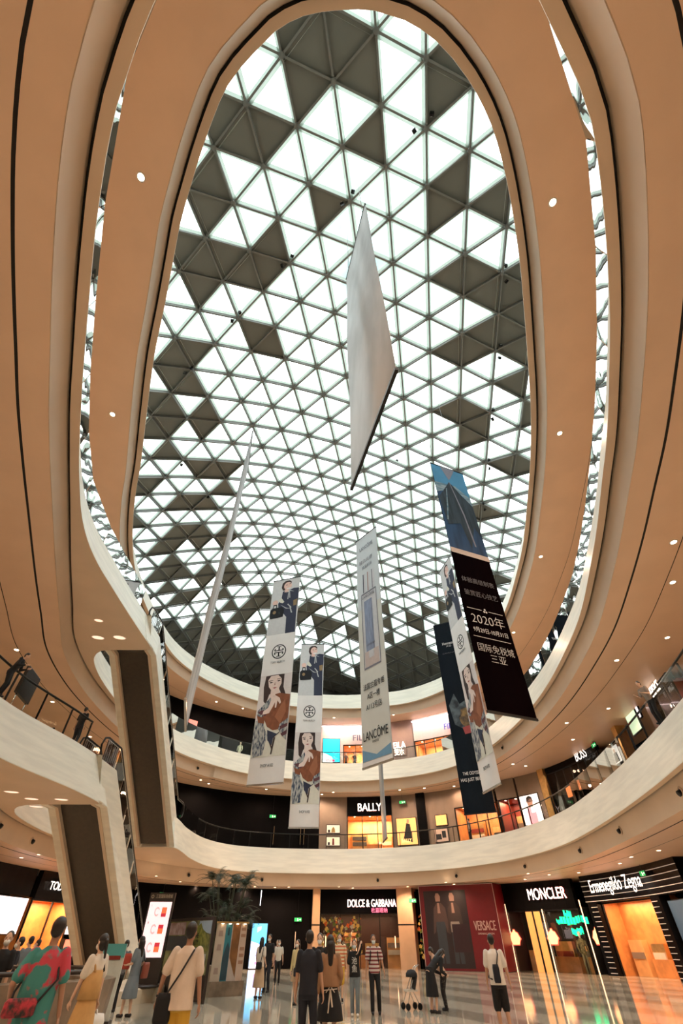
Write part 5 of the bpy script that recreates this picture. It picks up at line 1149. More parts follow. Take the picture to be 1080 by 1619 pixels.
# dark planter with leaves by the escalator foot
TP = at_y(128, 1560, 17.6); root = empty('potted_plant', (TP.x, TP.y, GZ), 0, 'dark potted plant with yellow leaves left of the person in mustard overalls', 'plant')
mb = MB(); mb.lathe((0, 0, 0), [(.18, 0), (.24, .4), (.21, .42), (0, .38)], M_BLACK, 14); mb.build('pot', root)
mb = MB(); rs = random.Random(5)
for k in range(70):
    a = rs.uniform(0, 2*PI); u = rs.uniform(.3, 1.4); L2 = rs.uniform(.25, .62); b0 = Vector((math.cos(a)*.08, math.sin(a)*.08, .38)); d = Vector((math.cos(a)*math.cos(u), math.sin(a)*math.cos(u), math.sin(u))); s_ = d.cross(Vector((0, 0, 1))).normalized()*.035
    mb.poly([b0, b0+d*L2*.5+s_, b0+d*L2, b0+d*L2*.5-s_], M_LEAF if k % 8 else mat('yellow_leaf', (.6, .5, .08), .5))
mb.build('leaves', root)
# hanging white light tube at the back left
p = at_y(414, 1405, 46); root = empty('pendant_tube', (p.x, p.y, p.z-.55), 0, 'thin white vertical light tube hanging under the ground floor ceiling', 'pendant light')
mb = MB(); mb.tube([(0, 0, -.45), (0, 0, .45)], .03, emat('cool_tube_glow', (.9, .92, 1), 1.6), 8); mb.build('light_tube', root)
mb = MB(); mb.tube([(0, 0, .45), (0, 0, ZB[3]-DROP-(p.z-.55))], .006, M_DSTEEL, 4); mb.build('wire', root)
# black sign panel clamped on the lowest balustrade at the left
root = empty('banner_stand', (-12.35, 16.9, ZB[3]+FH), R(100), 'black rectangular panel on slim metal legs behind the left balustrade of the lowest balcony', 'panel stand')
mb = MB(); mb.box((0, 0, 1.05), (1.25, .12, 1.0), M_BLACK, None); mb.build('panel', root)
mb = MB()
for x in (-.5, .5): mb.tube([(x, 0, 0), (x, 0, .6)], .02, M_CHROME, 6); mb.bar((x, -.25, .02), (x, .25, .02), .04, .03, M_CHROME)
mb.bar((-.62, -.02, 1.57), (.62, -.02, 1.57), .03, .03, M_CHROME); mb.build('legs', root)
# white stroller pushed by the bending woman
p = at_z(655, 1598, GZ); root = empty('stroller', (p.x, p.y, GZ), R(20), 'small light stroller with dark round hood beside the bending woman', 'stroller')
mb = MB(); mb.tube([(-.2, .0, .12), (0, .1, .5), (.25, .15, .95), (.38, .15, 1.0)], .012, M_CHROME, 6); mb.tube([(-.2, .36, .12), (0, .36, .5), (.25, .3, .95), (.38, .3, 1.0)], .012, M_CHROME, 6); mb.tube([(.22, .0, .1), (0, .1, .5)], .012, M_CHROME, 6); mb.tube([(.22, .36, .1), (0, .36, .5)], .012, M_CHROME, 6); mb.build('frame', root)
for x, y in ((-.2, 0), (-.2, .36), (.22, 0), (.22, .36)):
    mb = MB(); mb.lathe((x, y, .08), [(.05, -.015), (.08, -.015), (.08, .015), (.05, .015)], M_BLACK, 14, Matrix.Rotation(PI/2, 3, 'X')); mb.build('wheel', root)
mb = MB(); mb.box((.02, .2, .42), (.36, .3, .05), M_LINEN); mb.box((.16, .2, .6), (.05, .3, .36), M_DKCLOTH, Matrix.Rotation(R(20), 3, 'Y')); mb.build('seat', root)
mb = MB(); mb.lathe((.10, .2, .72), [(.20, 0), (.19, .08), (.13, .15), (0, .18)], M_DKCLOTH, 14, Matrix.Diagonal((1, .85, 1))); mb.build('hood', root)
# ------------------------------------------------------------------ people
def capsule(mb, a, b, r0, r1, m, n=10):
    a = Vector(a); b = Vector(b); d = b-a; L = d.length
    if L < 1e-5: d = Vector((0, 0, 1)); L = 1e-4
    d = d.normalized(); x = d.cross(Vector((.3, .2, 1))).normalized(); y = d.cross(x); vs = []; rings = []
    for k in range(4): t = -PI/2+PI/2*k/3.0; rings.append((a+d*(math.sin(t)*r0), max(.0008, r0*math.cos(t))))
    for k in range(4): t = PI/2*k/3.0; rings.append((b+d*(math.sin(t)*r1), max(.0008, r1*math.cos(t))))
    for c, r in rings:
        for i in range(n): q = 2*PI*i/n; vs.append(c+(x*math.cos(q)+y*math.sin(q))*r)
    fs = []
    for k in range(len(rings)-1):
        for i in range(n): fs.append((k*n+i, k*n+(i+1) % n, (k+1)*n+(i+1) % n, (k+1)*n+i))
    fs += [tuple(range(n))[::-1], tuple((len(rings)-1)*n+i for i in range(n))]
    mb.add(vs, fs, m, True)
def ellipsoid(mb, c, r, m, M=None, n=14, k=9):
    vs = []; c = Vector(c)
    for j in range(k+1):
        t = PI*j/k
        for i in range(n):
            a = 2*PI*i/n; p = Vector((r[0]*math.sin(t+1e-3)*math.cos(a), r[1]*math.sin(t+1e-3)*math.sin(a), r[2]*math.cos(t))); vs.append((M @ p if M is not None else p)+c)
    fs = [(j*n+i, (j+1)*n+i, (j+1)*n+(i+1) % n, j*n+(i+1) % n) for j in range(k) for i in range(n)]+[tuple(range(n)), tuple(k*n+i for i in range(n))[::-1]]
    mb.add(vs, fs, m, True)
def loft(mb, rings, m, n=16, M=None, piv=None):
    vs = []
    for c, rx, ry in rings:
        for i in range(n):
            a = 2*PI*i/n; p = Vector((c[0]+rx*math.cos(a), c[1]+ry*math.sin(a), c[2])); vs.append(p)
    fs = []
    for k in range(len(rings)-1):
        for i in range(n): fs.append((k*n+i, k*n+(i+1) % n, (k+1)*n+(i+1) % n, (k+1)*n+i))
    fs += [tuple(range(n))[::-1], tuple((len(rings)-1)*n+i for i in range(n))]
    mb.add([M(v) for v in vs] if M else vs, fs, m, True)
def ik(a, b, l0, l1, pole):
    a = Vector(a); b = Vector(b); d = b-a; L = min(d.length, (l0+l1)*.999); d = d.normalized(); b = a+d*L
    x = (l0*l0-l1*l1+L*L)/(2*L); h = math.sqrt(max(0, l0*l0-x*x)); p = Vector(pole); p = (p-d*p.dot(d)).normalized()
    return a+d*x+p*h, b
SKINS = [mat('skin_tone_warm', (.50, .28, .18), .55), mat('skin_tone_light', (.62, .40, .29), .55), mat('skin_tone_deep', (.36, .19, .12), .55)]
M_HAIR = mat('black_hair', (.012, .009, .008), .45); M_HAIRB = mat('brown_hair', (.05, .025, .015), .5)
M_MASK = mat('pale_blue_face_mask', (.60, .68, .70), .7); M_MASKW = mat('white_face_mask', (.72, .72, .70), .7); M_EYE = mat('dark_eye', (.01, .01, .01), .3); M_LIP = mat('lip_colour', (.40, .14, .11), .6)
def person(loc, face, H, label, top, low, shoes=M_DKCLOTH, skin=0, hair='short', haircol=None, female=False, feet=((-.10, 0), (.10, 0)), hands=None, lean=0, turn=0, sleeve='short', lower='trousers', mask=None, voxel=.012, loose=1.0, hem=None, group='shoppers on the ground floor', toplen=.86, z=None, tuck=False):
    s = H/1.75; sk = SKINS[skin]; root = empty('person', (loc[0], loc[1], GZ if z is None else z), face, label, 'person', group); hc = haircol or M_HAIR
    sw = (.165 if female else .19)*s; V = lambda x, y, z_: Vector((x*s, y*s, z_*s))
    hip = V(0, 0, .93); lr = Matrix.Rotation(-lean, 3, 'X')
    U = lambda p: hip+lr @ (Vector(p)-hip)          # upper body pose
    sh = [U(Vector((sd*sw, 0, 1.42*s))) for sd in (-1, 1)]
    if hands is None: hands = ((-.27, .04, .80), (.27, .04, .80))
    HN = [V(*h) for h in hands]; el = []; wr = []
    for i in (0, 1):
        e, w_ = ik(sh[i], HN[i], .29*s, .25*s, (.25*(1 if i else -1), -1, -.2)); el.append(e); wr.append(w_)
    hj = [V(-.09, 0, .90), V(.09, 0, .90)]; an = []; kn = []
    for i in (0, 1):
        f = feet[i]; a = V(f[0], f[1], .085+(f[2] if len(f) > 2 else 0)); k_, a = ik(hj[i], a, .425*s, .405*s, (0, 1, 0)); kn.append(k_); an.append(a)
    # ---- body, one skin
    b = MB()
    loft(b, [((0, 0, .84*s), .13*s, .095*s), ((0, 0, .93*s), .16*s, .11*s), ((0, 0, 1.06*s), .13*s, .095*s), ((0, 0, 1.22*s), .155*s, .105*s), ((0, 0, 1.36*s), .165*s, .10*s), ((0, 0, 1.44*s), .12*s, .075*s), ((0, 0, 1.49*s), .055*s, .055*s)], sk, 16, U)
    hd = U(V(0, .015, 1.635)); nk = U(V(0, -.005, 1.45)); hr = lr @ Matrix.Rotation(turn, 3, 'Z')
    hp = lambda x, y, z_: hd+hr @ V(x, y, z_)
    capsule(b, nk, hd-Vector((0, 0, .05*s)), .052*s, .05*s, sk)
    ellipsoid(b, hp(0, -.005, .025), (.076*s, .094*s, .098*s), sk, hr); ellipsoid(b, hp(0, .02, -.035), (.062*s, .074*s, .078*s), sk, hr)
    capsule(b, hp(0, .085, .018), hp(0, .104, -.012), .008*s, .014*s, sk, 8); capsule(b, hp(-.022, .078, -.062), hp(.022, .078, -.062), .011*s, .011*s, sk, 8); capsule(b, hp(0, .07, -.10), hp(0, .06, -.098), .016*s, .02*s, sk, 8)
    for sd in (-1, 1): ellipsoid(b, hp(sd*.078, -.005, -.005), (.012*s, .02*s, .032*s), sk, hr, 8, 6); capsule(b, hp(sd*.028, .077, .034), hp(sd*.045, .07, .034), .011*s, .010*s, sk, 6)
    for i, sd in ((0, -1), (1, 1)):
        capsule(b, sh[i], el[i], .048*s, .038*s, sk); capsule(b, el[i], wr[i], .037*s, .025*s, sk)
        d = (wr[i]-el[i]).normalized(); fw = Vector((0, 1, 0)); sdv = d.cross(Vector((0, 1, 0))).normalized()
        if sdv.length < .1: sdv = Vector((1, 0, 0))
        pn = d.cross(sdv).normalized()                  # palm normal
        pc = wr[i]+d*.045*s
        for t in (-.028, -.010, .010, .028): capsule(b, wr[i]+d*.005*s, wr[i]+d*.085*s+pn*t*s, .016*s, .012*s, sk, 8)
        for t, ln in ((-.030, .055), (-.010, .070), (.010, .074), (.030, .066)):
            k0 = wr[i]+d*.088*s+pn*t*s; k1 = k0+(d*.8+sdv*(-sd)*.35).normalized()*ln*.55*s; k2 = k1+(d*.45+sdv*(-sd)*.8).normalized()*ln*.5*s
            capsule(b, k0, k1, .0092*s, .0085*s, sk, 6); capsule(b, k1, k2, .0085*s, .0075*s, sk, 6)
        t0 = wr[i]+d*.03*s+pn*.03*s; t1 = t0+(pn*.8+d*.8).normalized()*.042*s; t2 = t1+(d*.9+pn*.15+sdv*(-sd)*.3).normalized()*.032*s
        capsule(b, t0, t1, .013*s, .010*s, sk, 6); capsule(b, t1, t2, .010*s, .008*s, sk, 6)
        capsule(b, hj[i], kn[i], .082*s, .054*s, sk); capsule(b, kn[i], kn[i].lerp(an[i], .35)+Vector((0, -.012*s, 0)), .052*s, .050*s, sk); capsule(b, kn[i].lerp(an[i], .35)+Vector((0, -.01*s, 0)), an[i], .050*s, .034*s, sk)
        capsule(b, an[i]+V(0, -.03, -.045), an[i]+V(0, .11, -.055), .036*s, .028*s, sk)
    o = b.build('body', root); rm = o.modifiers.new('skin', 'REMESH'); rm.mode = 'VOXEL'; rm.voxel_size = voxel*.8; rm.use_smooth_shade = True; sm = o.modifiers.new('soft', 'SMOOTH'); sm.iterations = 2; sm.factor = .5
    def cloth(mbx, name, vx=None):
        o = mbx.build(name, root); rm = o.modifiers.new('cloth', 'REMESH'); rm.mode = 'VOXEL'; rm.voxel_size = (vx or voxel)*1.15; rm.use_smooth_shade = True; sm = o.modifiers.new('soft', 'SMOOTH'); sm.iterations = 3; return o
    # ---- upper garment
    c = MB(); L_ = loose; wst = .125 if female else .145
    tl = toplen
    loft(c, [((0, 0, tl*s), .175*s*L_, .125*s*L_), ((0, 0, (tl+.12)*s), (.165 if not tuck else .145)*s*L_, .12*s*L_), ((0, 0, 1.14*s), (wst+.02)*s*L_, .115*s*L_), ((0, 0, 1.30*s), (sw/s+.0)*s, .125*s), ((0, 0, 1.40*s), (sw/s+.005)*s, .105*s), ((0, 0, 1.46*s), .10*s, .075*s), ((0, 0, 1.49*s), .062*s, .062*s)], top, 18, U)
    for i, sd in ((0, -1), (1, 1)):
        if sleeve == 'none': continue
        if sleeve == 'short': m_ = sh[i].lerp(el[i], .72); capsule(c, sh[i]-Vector((sd*.01*s, 0, .0)), m_, .068*s, .066*s*min(L_, 1.15), top)
        else: capsule(c, sh[i], el[i], .066*s, .055*s, top); capsule(c, el[i], wr[i].lerp(el[i], .06), .054*s, .040*s, top)
    cloth(c, {'dress': 'dress_top'}.get(lower, 'top'))
    # ---- lower garment
    c = MB()
    if lower in ('trousers', 'shorts'):
        loft(c, [((0, 0, .80*s), .15*s, .115*s), ((0, 0, .90*s), .175*s, .125*s), ((0, 0, 1.0*s), .155*s, .112*s)], low, 16)
        for i in (0, 1):
            capsule(c, hj[i], kn[i] if lower == 'trousers' else hj[i].lerp(kn[i], .98), .10*s, (.072 if lower == 'trousers' else .094)*s, low)
            if lower == 'trousers': capsule(c, kn[i], an[i]+V(0, 0, .01), .070*s, .056*s*(1.15 if loose > 1.05 else 1), low)
        cloth(c, lower)
    elif lower in ('skirt', 'dress'):
        hz = hem if hem is not None else .5; mid = (an[0]+an[1])/2; mx, my = mid.x*.5, mid.y*.5
        loft(c, [((mx, my, hz*s), .24*s*L_, .19*s*L_), ((mx*.8, my*.8, (hz*.55+.42)*s), .215*s*L_, .17*s*L_), ((0, 0, .90*s), .178*s, .13*s), ((0, 0, 1.04*s), .140*s, .108*s)], low, 22)
        cloth(c, 'skirt')
    # ---- shoes
    for i in (0, 1):
        c = MB(); a = an[i]; capsule(c, a+V(0, -.035, -.045), a+V(0, .125, -.05), .043*s, .036*s, shoes, 10); o = c.build('shoe', root)
    # ---- hair
    c = MB()
    if hair != 'bald':
        ellipsoid(c, hp(0, -.022, .042), (.086*s, .096*s, .094*s), hc, hr)
        if hair == 'short': ellipsoid(c, hp(0, -.05, -.005), (.076*s, .058*s, .07*s), hc, hr)
        if hair in ('long', 'bob', 'pony'): ellipsoid(c, hp(0, -.045, -.02), (.090*s, .075*s, .10*s), hc, hr)
        if hair == 'long':
            capsule(c, hp(0, -.07, -.03), hp(0, -.105, -.32), .082*s, .055*s, hc); capsule(c, hp(-.07, -.02, 0), hp(-.085, -.03, -.2), .03*s, .025*s, hc); capsule(c, hp(.07, -.02, 0), hp(.085, -.03, -.2), .03*s, .025*s, hc)
        if hair == 'pony': capsule(c, hp(0, -.12, .02), hp(0, -.17, -.20), .035*s, .022*s, hc)
        if hair == 'bun': ellipsoid(c, hp(0, -.10, .09), (.045*s, .045*s, .045*s), hc, hr)
        o = c.build('hair', root); rm = o.modifiers.new('hair', 'REMESH'); rm.mode = 'VOXEL'; rm.voxel_size = .011*s; rm.use_smooth_shade = True
    c = MB()
    for sd in (-1, 1): ellipsoid(c, hp(sd*.032, .083, .016), (.011*s, .006*s, .006*s), M_EYE, hr, 8, 6)
    c.build('eyes', root)
    if mask:
        c = MB(); ellipsoid(c, hp(0, .058, -.052), (.062*s, .058*s, .052*s), mask, hr, 14, 10)
        capsule(c, hp(-.055, .05, -.035), hp(-.08, .0, .0), .003*s, .003*s, mask, 5); capsule(c, hp(.055, .05, -.035), hp(.08, .0, .0), .003*s, .003*s, mask, 5); c.build('face_mask', root)
    else:
        c = MB(); capsule(c, hp(-.02, .088, -.062), hp(.02, .088, -.062), .006*s, .006*s, M_LIP, 6); c.build('mouth', root)
    return root, dict(sh=sh, el=el, wr=wr, s=s, U=U, V=V, hd=hd, hip=hip)
def px_place(px, py, Y, lift=0): q = at_y(px, py, Y); return (q.x, Y)
def cmat(name, c, c2=None, sc=3, amt=.15, **k): return mat(name, c, .85, noise_amt=amt, noise_scale=sc, col2=c2, **k)
def stripe_mat(name, c1, c2, period, duty=.5):
    m = bpy.data.materials.new(name); m.use_nodes = True; n = m.node_tree; b = n.nodes['Principled BSDF']; b.inputs['Roughness'].default_value = .85
    tx = n.nodes.new('ShaderNodeTexCoord'); sp = n.nodes.new('ShaderNodeSeparateXYZ'); a = n.nodes.new('ShaderNodeMath'); a.operation = 'DIVIDE'; a.inputs[1].default_value = period
    f = n.nodes.new('ShaderNodeMath'); f.operation = 'FRACT'; g = n.nodes.new('ShaderNodeMath'); g.operation = 'GREATER_THAN'; g.inputs[1].default_value = duty
    mx = n.nodes.new('ShaderNodeMix'); mx.data_type = 'RGBA'; mx.inputs[6].default_value = (*c1, 1); mx.inputs[7].default_value = (*c2, 1)
    n.links.new(tx.outputs['Object'], sp.inputs[0]); n.links.new(sp.outputs[2], a.inputs[0]); n.links.new(a.outputs[0], f.inputs[0]); n.links.new(f.outputs[0], g.inputs[0]); n.links.new(g.outputs[0], mx.inputs[0]); n.links.new(mx.outputs[2], b.inputs['Base Color'])
    return m
def bag(owner, label, c, size, m, strap=None, cat='bag', rot=0, sm_=M_DKCLOTH):
    """a bag carried by a person: a thing of its own, placed in the person's frame"""
    root_p, J = owner; Mw = Matrix.Translation(root_p.location) @ Matrix.Rotation(root_p.rotation_euler.z, 4, 'Z')
    w = Mw @ (Vector(c)*J['s']); root = empty('bag', w, root_p.rotation_euler.z+rot, label, cat)
    mb = MB(); x, y, z = size
    prof = [(.86, 0), (1, .12), (1, .8), (.82, 1.0)]; vs = []
    for k, t in prof:
        for i in range(16):
            a = 2*PI*i/16; q = 4.0; cx = abs(math.cos(a))**(2/q)*(1 if math.cos(a) >= 0 else -1); cy = abs(math.sin(a))**(2/q)*(1 if math.sin(a) >= 0 else -1); vs.append((cx*x/2*k, cy*y/2*k, -z/2+z*t))
    fs = [(k*16+i, k*16+(i+1) % 16, (k+1)*16+(i+1) % 16, (k+1)*16+i) for k in range(3) for i in range(16)]+[tuple(range(16))[::-1], tuple(48+i for i in range(16))]
    mb.add(vs, fs, m, True); mb.build('bag_body', root)
    if strap:
        mb = MB(); iM = (Matrix.Translation(w) @ Matrix.Rotation(root_p.rotation_euler.z+rot, 4, 'Z')).inverted() @ Mw
        mb.tube([iM @ (Vector(p)*J['s']) for p in strap], .013, sm_, 6); mb.build('strap', root)
    return root
C_FLOR = mat('teal_shirt_with_red_flowers', (.045, .22, .21), .85, noise_scale=5.5, col2=(.50, .05, .08)); 
_r = C_FLOR.node_tree.nodes.get('Color Ramp'); 
for nd in C_FLOR.node_tree.nodes:
    if nd.type == 'VALTORGB': nd.color_ramp.elements[0].position = .44; nd.color_ramp.elements[1].position = .50
C_CREAM = cmat('cream_shirt_cloth', (.72, .60, .50)); C_YEL = cmat('mustard_yellow_cloth', (.62, .36, .04)); C_MUST = cmat('mustard_linen', (.55, .32, .12), sc=6); C_GREYB = cmat('blue_grey_cloth', (.16, .20, .24)); C_WHITE = cmat('white_cloth', (.74, .68, .60)); C_NAVY = cmat('dark_navy_cloth', (.012, .014, .024)); C_BLK = cmat('black_cloth', (.008, .008, .010)); C_BRN = cmat('caramel_brown_cloth', (.36, .19, .10)); C_JEAN = cmat('grey_blue_denim', (.17, .21, .24), sc=8); C_PKFL = cmat('dusty_pink_floral', (.36, .17, .15), c2=(.12, .06, .06), sc=14); C_KHAK = cmat('beige_skirt_cloth', (.50, .36, .24)); C_LYEL = cmat('pale_yellow_cloth', (.66, .56, .30)); C_LILAC = cmat('pale_lilac_cloth', (.5, .42, .42))
C_STR = stripe_mat('maroon_and_white_stripes', (.20, .03, .04), (.62, .55, .52), .085, .45); C_STO = stripe_mat('orange_and_cream_stripes', (.55, .16, .07), (.72, .62, .42), .10, .5); C_DOT = cmat('black_cloth_with_pale_dots', (.008, .008, .010), c2=(.35, .33, .3), sc=38)
for nd in C_DOT.node_tree.nodes:
    if nd.type == 'VALTORGB': nd.color_ramp.elements[0].position = .33; nd.color_ramp.elements[1].position = .36
# 1 man in flowered shirt
q = px_place(72, 1530, 7.8)
P1 = person(q, R(14), 1.74, 'person from behind in a loose teal shirt with red flowers, close at the lower left', C_FLOR, C_BLK, skin=2, loose=1.28, hands=((-.30, .10, 1.0), (.33, .02, .84)), voxel=.010, toplen=.80)
bag(P1, 'red and black flowered waist bag worn over the teal shirt', (-.10, -.19, .98), (.34, .10, .15), mat('red_flower_bag', (.45, .03, .05), .7, noise_scale=14, col2=(.02, .02, .02)), [(.05, -.16, 1.0), (.20, -.10, 1.2), (.10, .02, 1.47), (-.12, .05, 1.40), (-.24, -.08, 1.1), (-.22, -.16, 1.0)], rot=.25)
# 2 woman in mustard overalls
q = px_place(152, 1530, 11)
P2 = person(q, R(62), 1.62, 'black haired person in white shirt and long mustard overalls walking left', C_WHITE, C_MUST, skin=1, hair='pony', female=True, lower='dress', hem=.42, feet=((-.1, .2), (.1, -.15)), hands=((-.22, .18, .86), (.25, .0, .80)), mask=M_MASKW, loose=1.08, toplen=.95)
mb = MB(); s_ = P2[1]['s']; loft(mb, [((0, 0, .90*s_), .205*s_, .155*s_), ((0, 0, 1.10*s_), .185*s_, .15*s_), ((0, 0, 1.27*s_), .14*s_, .15*s_)], C_MUST, 18); mb.tube([(-.10*s_, -.12*s_, 1.25*s_), (-.10*s_, -.02, 1.46*s_), (-.10*s_, .12*s_, 1.25*s_)], .018, C_MUST, 6); mb.tube([(.10*s_, -.12*s_, 1.25*s_), (.10*s_, -.02, 1.46*s_), (.10*s_, .12*s_, 1.25*s_)], .018, C_BLK, 6); mb.build('overall_bib', P2[0])
bag(P2, 'big white plastic shopping bag held by the person in mustard overalls', (.27, .0, .48), (.36, .2, .42), M_MASKW, [(.27, -.08, .62), (.26, -.03, .76), (.26, .03, .76), (.27, .08, .62)], sm_=M_MASKW)
# 3 grey dress and dark companion
q = px_place(208, 1560, 19)
P3 = person(q, R(70), 1.66, 'person in a long blue grey dress with a white collar holding a red folder', C_GREYB, C_GREYB, skin=1, hair='long', female=True, lower='dress', hem=.38, feet=((-.08, .1), (.09, -.08)), hands=((-.16, .26, 1.10), (.20, .12, 1.0)), mask=M_MASK, loose=1.1)
bag(P3, 'red folder held against the chest by the person in the grey dress', (-.12, .30, 1.18), (.05, .26, .34), mat('red_folder', (.42, .05, .03), .6))
bag(P3, 'reddish brown hanging bag behind the person in the grey dress', (.16, -.26, .98), (.24, .12, .34), mat('red_brown_leather', (.22, .05, .03), .5), [(.16, -.2, 1.12), (.14, -.04, 1.44), (.16, .0, 1.4)])
q = px_place(184, 1560, 20.3)
P3b = person(q, R(40), 1.58, 'person in black trousers and grey top half hidden behind the grey dress', cmat('mid_grey_cloth', (.14, .14, .15)), C_BLK, hair='short', hands=((-.22, .2, 1.0), (.25, .02, .82)), voxel=.014)
bag(P3b, 'small grey shoulder bag hanging beside the person in black trousers', (-.24, .0, .86), (.30, .14, .30), cmat('grey_bag_cloth', (.16, .15, .15)))
# 4 white tee and yellow shorts
q = px_place(292, 1535, 9.6)
P4 = person(q, R(-4), 1.74, 'person from behind in a loose cream shirt and yellow shorts with a black sling bag', C_CREAM, C_YEL, skin=2, loose=1.22, lower='shorts', hands=((-.36, .06, .93), (.30, .02, .86)), voxel=.010, toplen=.82, feet=((-.13, .02), (.11, -.05)))
bag(P4, 'black sling bag at the left hip of the person in yellow shorts', (-.20, -.08, .84), (.24, .12, .30), C_BLK, [(-.16, -.16, .98), (.0, -.165, 1.20), (.13, -.10, 1.44), (.10, .04, 1.46), (-.1, .15, 1.2), (-.22, .02, .98)])
mb = MB(); wr = P4[1]['wr'][0]; el = P4[1]['el'][0]; mb.lathe(wr.lerp(el, .12), [(.032, -.012), (.036, 0), (.032, .012)], M_BLACK, 12, None, False); mb.build('wrist_watch', P4[0])
# 5..8 middle distance, left of centre
q = px_place(411, 1530, 25)
P5 = person(q, R(-25), 1.68, 'person from behind in a white blouse and long beige skirt before the blue screen', C_WHITE, C_KHAK, skin=1, hair='long', female=True, lower='skirt', hem=.30, hands=((-.22, .1, .9), (.2, .12, .96)), voxel=.014, loose=1.05)
bag(P5, 'small black bag on the back of the person in the white blouse', (.06, -.19, .92), (.26, .1, .2), C_BLK, [(.1, -.14, 1.0), (.14, -.06, 1.44), (.0, .05, 1.46), (-.12, .1, 1.1)])
q = px_place(424, 1520, 28); person(q, R(160), 1.80, 'tall person in black standing just behind the white blouse', C_BLK, C_NAVY, voxel=.016, mask=M_MASK)
q = px_place(437, 1520, 37); person(q, R(170), 1.66, 'distant person in a dusty pink flowered dress walking before the black wall', C_PKFL, C_PKFL, skin=1, hair='bob', female=True, lower='dress', hem=.62, feet=((-.08, .16), (.08, -.12)), voxel=.016)
q = px_place(469, 1540, 22.6)
P8 = person(q, R(150), 1.60, 'person in a pale yellow shirt and short beige skirt wearing a white mask', C_LYEL, C_KHAK, skin=1, hair='long', female=True, lower='skirt', hem=.60, feet=((-.08, .12), (.08, -.1)), mask=M_MASKW, voxel=.014, sleeve='long', shoes=M_BLACK)
bag(P8, 'small dark blue bag at the waist of the person in the pale yellow shirt', (-.1, .18, .86), (.2, .1, .22), C_NAVY)
# 9 10 couple from behind
q = px_place(488, 1540, 12.0)
P9 = person(q, R(-6), 1.68, 'person from behind all in dark navy with short black hair, centre foreground', C_NAVY, C_NAVY, skin=0, voxel=.010, hands=((-.25, .04, .84), (.30, .06, .80)), feet=((-.12, 0), (.13, .05)), loose=1.05)
q = px_place(522, 1545, 12.6)
P10 = person(q, R(4), 1.62, 'long haired person from behind in caramel brown top and black skirt with bow', C_BRN, C_BLK, skin=1, hair='long', female=True, lower='skirt', hem=.50, hands=((-.24, .02, .86), (.22, .14, 1.0)), loose=1.16, voxel=.010, sleeve='long', toplen=.97)
mb = MB(); s_ = P10[1]['s']
for a_, b_ in (((-.14, -.15, .93), (.14, -.15, .95)), ((0, -.165, .94), (-.05, -.20, .62)), ((0, -.165, .94), (.04, -.20, .70)), ((-.09, -.155, .90), (-.02, -.17, .97)), ((.09, -.155, .90), (.02, -.17, .97))): mb.bar(Vector(a_)*s_, Vector(b_)*s_, .03, .012, C_CREAM)
mb.build('bow_sash', P10[0])
q = px_place(505, 1530, 17)
person(q, R(175), 1.70, 'masked person in black facing the camera between the navy and brown figures', C_BLK, C_BLK, skin=1, mask=M_MASKW, voxel=.013)
q = px_place(441, 1505, 33); person(q, R(185), 1.64, 'distant person in a white shirt under a dark jacket with a white mask', C_WHITE, C_BLK, skin=1, mask=M_MASKW, voxel=.018)
q = px_place(537, 1530, 24)
person(q, R(180), 1.76, 'person in an orange and cream striped shirt and yellow shorts facing the camera', C_STO, C_YEL, skin=1, mask=M_MASK, lower='shorts', voxel=.013, loose=1.1)
q = px_place(561, 1540, 19.3)
P13 = person(q, R(176), 1.58, 'person in black shirt with white characters and blue jeans, hand raised to ear', C_BLK, C_JEAN, shoes=M_MASKW, skin=1, hair='pony', female=True, mask=M_MASK, voxel=.012, loose=1.12, hands=((-.15, .12, 1.50), (.25, .03, .80)), feet=((-.08, .05), (.10, -.04)))
mb = MB()
for k, ch in enumerate('池魚'): mb_text(mb, ch, M_MASKW, Vector((0, .155, (1.24-k*.19)))*P13[1]['s'], Vector((-1, 0, 0)), Vector((0, 0, 1)), .17)
mb.build('shirt_lettering', P13[0])
q = px_place(592, 1540, 19.8)
P14 = person(q, R(184), 1.70, 'person in a maroon and white striped shirt and black trousers facing the camera', C_STR, C_BLK, skin=0, mask=M_MASK, voxel=.012, hands=((-.33, .02, .84), (.28, .05, .84)), feet=((-.12, .02), (.11, .14)), loose=1.08)
mb = MB(); U_ = P14[1]['U']; s_ = P14[1]['s']
for sd in (-1, 1): mb.tube([Vector((sd*.10, -.11, 1.0))*s_, Vector((sd*.115, -.115, 1.3))*s_, Vector((sd*.11, 0, 1.475))*s_, Vector((sd*.115, .125, 1.32))*s_, Vector((sd*.15, .06, 1.08))*s_], .016, C_BLK, 6)
mb.build('backpack_straps', P14[0])
# 15 16 bending woman and companion
q = px_place(682, 1560, 20)
P15 = person(q, R(-62), 1.66, 'person in a long black dress bending forward over a stroller', C_BLK, C_BLK, skin=1, hair='long', female=True, lean=.95, lower='dress', hem=.36, feet=((-.12, .02), (.12, .05)), hands=((-.15, .55, .86), (.15, .55, .84)), sleeve='long', voxel=.012)
q = px_place(703, 1560, 20.8)
person(q, R(60), 1.52, 'person in a pale top and black trousers with pale dots leaning towards the bending figure', cmat('peach_cloth', (.5, .3, .2)), C_DOT, skin=1, hair='short', lean=.6, voxel=.013, hands=((-.15, .4, .95), (.15, .4, .95)), feet=((-.07, 0), (.08, .04)))
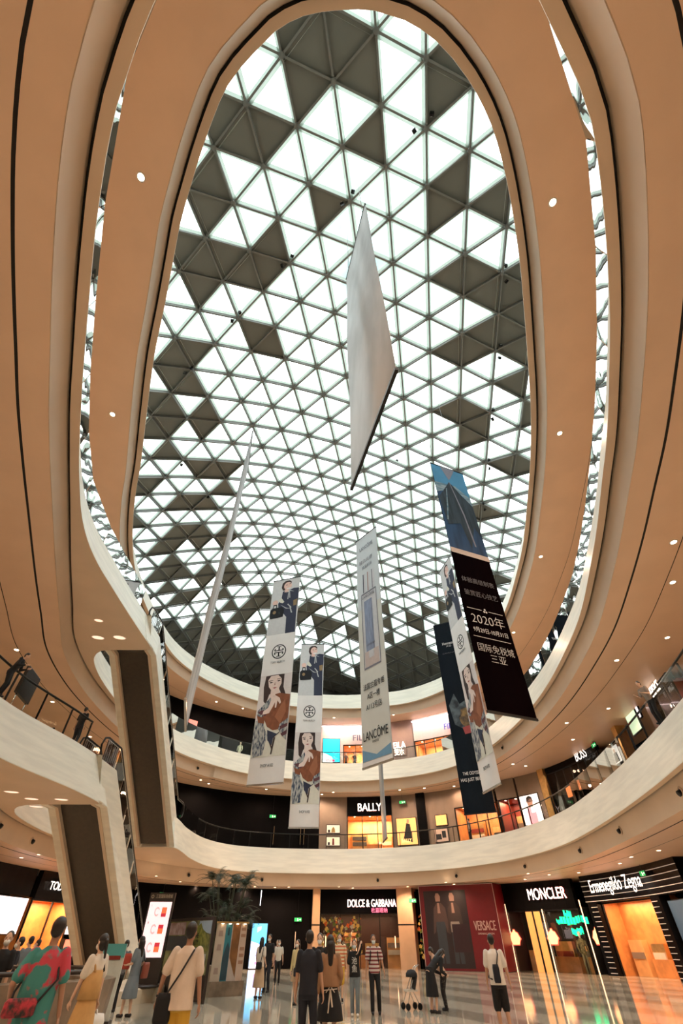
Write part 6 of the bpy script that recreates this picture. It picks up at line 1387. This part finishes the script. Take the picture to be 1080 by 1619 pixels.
# 17 white tee with sling
q = px_place(786, 1545, 15)
P17 = person(q, R(-6), 1.66, 'person from behind in white shirt and black shorts with a dark sling bag', cmat('bright_white_cloth', (.80, .74, .68)), C_BLK, skin=0, lower='shorts', loose=1.1, voxel=.010, hands=((-.26, .06, .84), (.30, .0, .82)), feet=((-.10, .02), (.11, -.05)))
bag(P17, 'dark sling bag across the back of the person in the white shirt and black shorts', (-.02, -.19, 1.06), (.15, .09, .30), C_NAVY, [(.02, -.16, 1.2), (.09, -.13, 1.40), (.09, .0, 1.49), (-.02, .15, 1.25), (-.2, .08, .98), (-.14, -.14, .96)], rot=.1)
# people by the left shops
for px, py, Y, H, fz, tp, lw, lb in ((6, 1505, 12.6, 1.68, 200, C_BLK, C_BLK, 'person in black at the far left edge behind the stone counter'), (27, 1505, 16, 1.62, 120, C_NAVY, C_BLK, 'small person in navy beside the white lit window, head in front of it'), (43, 1505, 19, 1.66, 60, C_GREYB, C_BLK, 'person in grey in front of the amber shop, left of the flowered shirt'), (54, 1510, 21, 1.60, 100, C_LILAC, C_BLK, 'person in pale lilac in front of the amber shop, next to the flowered shirt')):
    q = px_place(px, py, Y); person(q, R(fz), H, lb, tp, lw, skin=1, hair='short', mask=M_MASKW, voxel=.015)
# people on the balconies
zl = ZB[3]+FH
person((-12.05, 15.3), R(-72), 1.66, 'person in black with a pale scarf leaning on the left balustrade of the lowest balcony', C_BLK, C_BLK, skin=1, hair='short', lean=.35, z=zl, hands=((-.2, .42, 1.16), (.2, .42, 1.16)), group='shoppers on the balconies', voxel=.014, sleeve='long')
person((12.65, 18.0), R(100), 1.70, 'black haired person in grey shirt leaning on the right balustrade, lowest balcony', cmat('warm_grey_cloth', (.30, .24, .20)), C_BLK, skin=1, hair='short', lean=.3, z=zl, hands=((-.2, .40, 1.14), (.2, .40, 1.14)), group='shoppers on the balconies', voxel=.014)
person((-11.95, 20.9), R(-10), 1.70, 'dark clothed person about to step on the lower escalator', C_BLK, C_NAVY, skin=0, z=zl, group='shoppers on the balconies', voxel=.014)
person((11.2, 46.3), R(60), 1.68, 'distant person in grey and white on the lowest balcony beside the slate banner', cmat('pale_grey_cloth', (.4, .38, .36)), C_NAVY, skin=1, z=zl, group='shoppers on the balconies', voxel=.018)
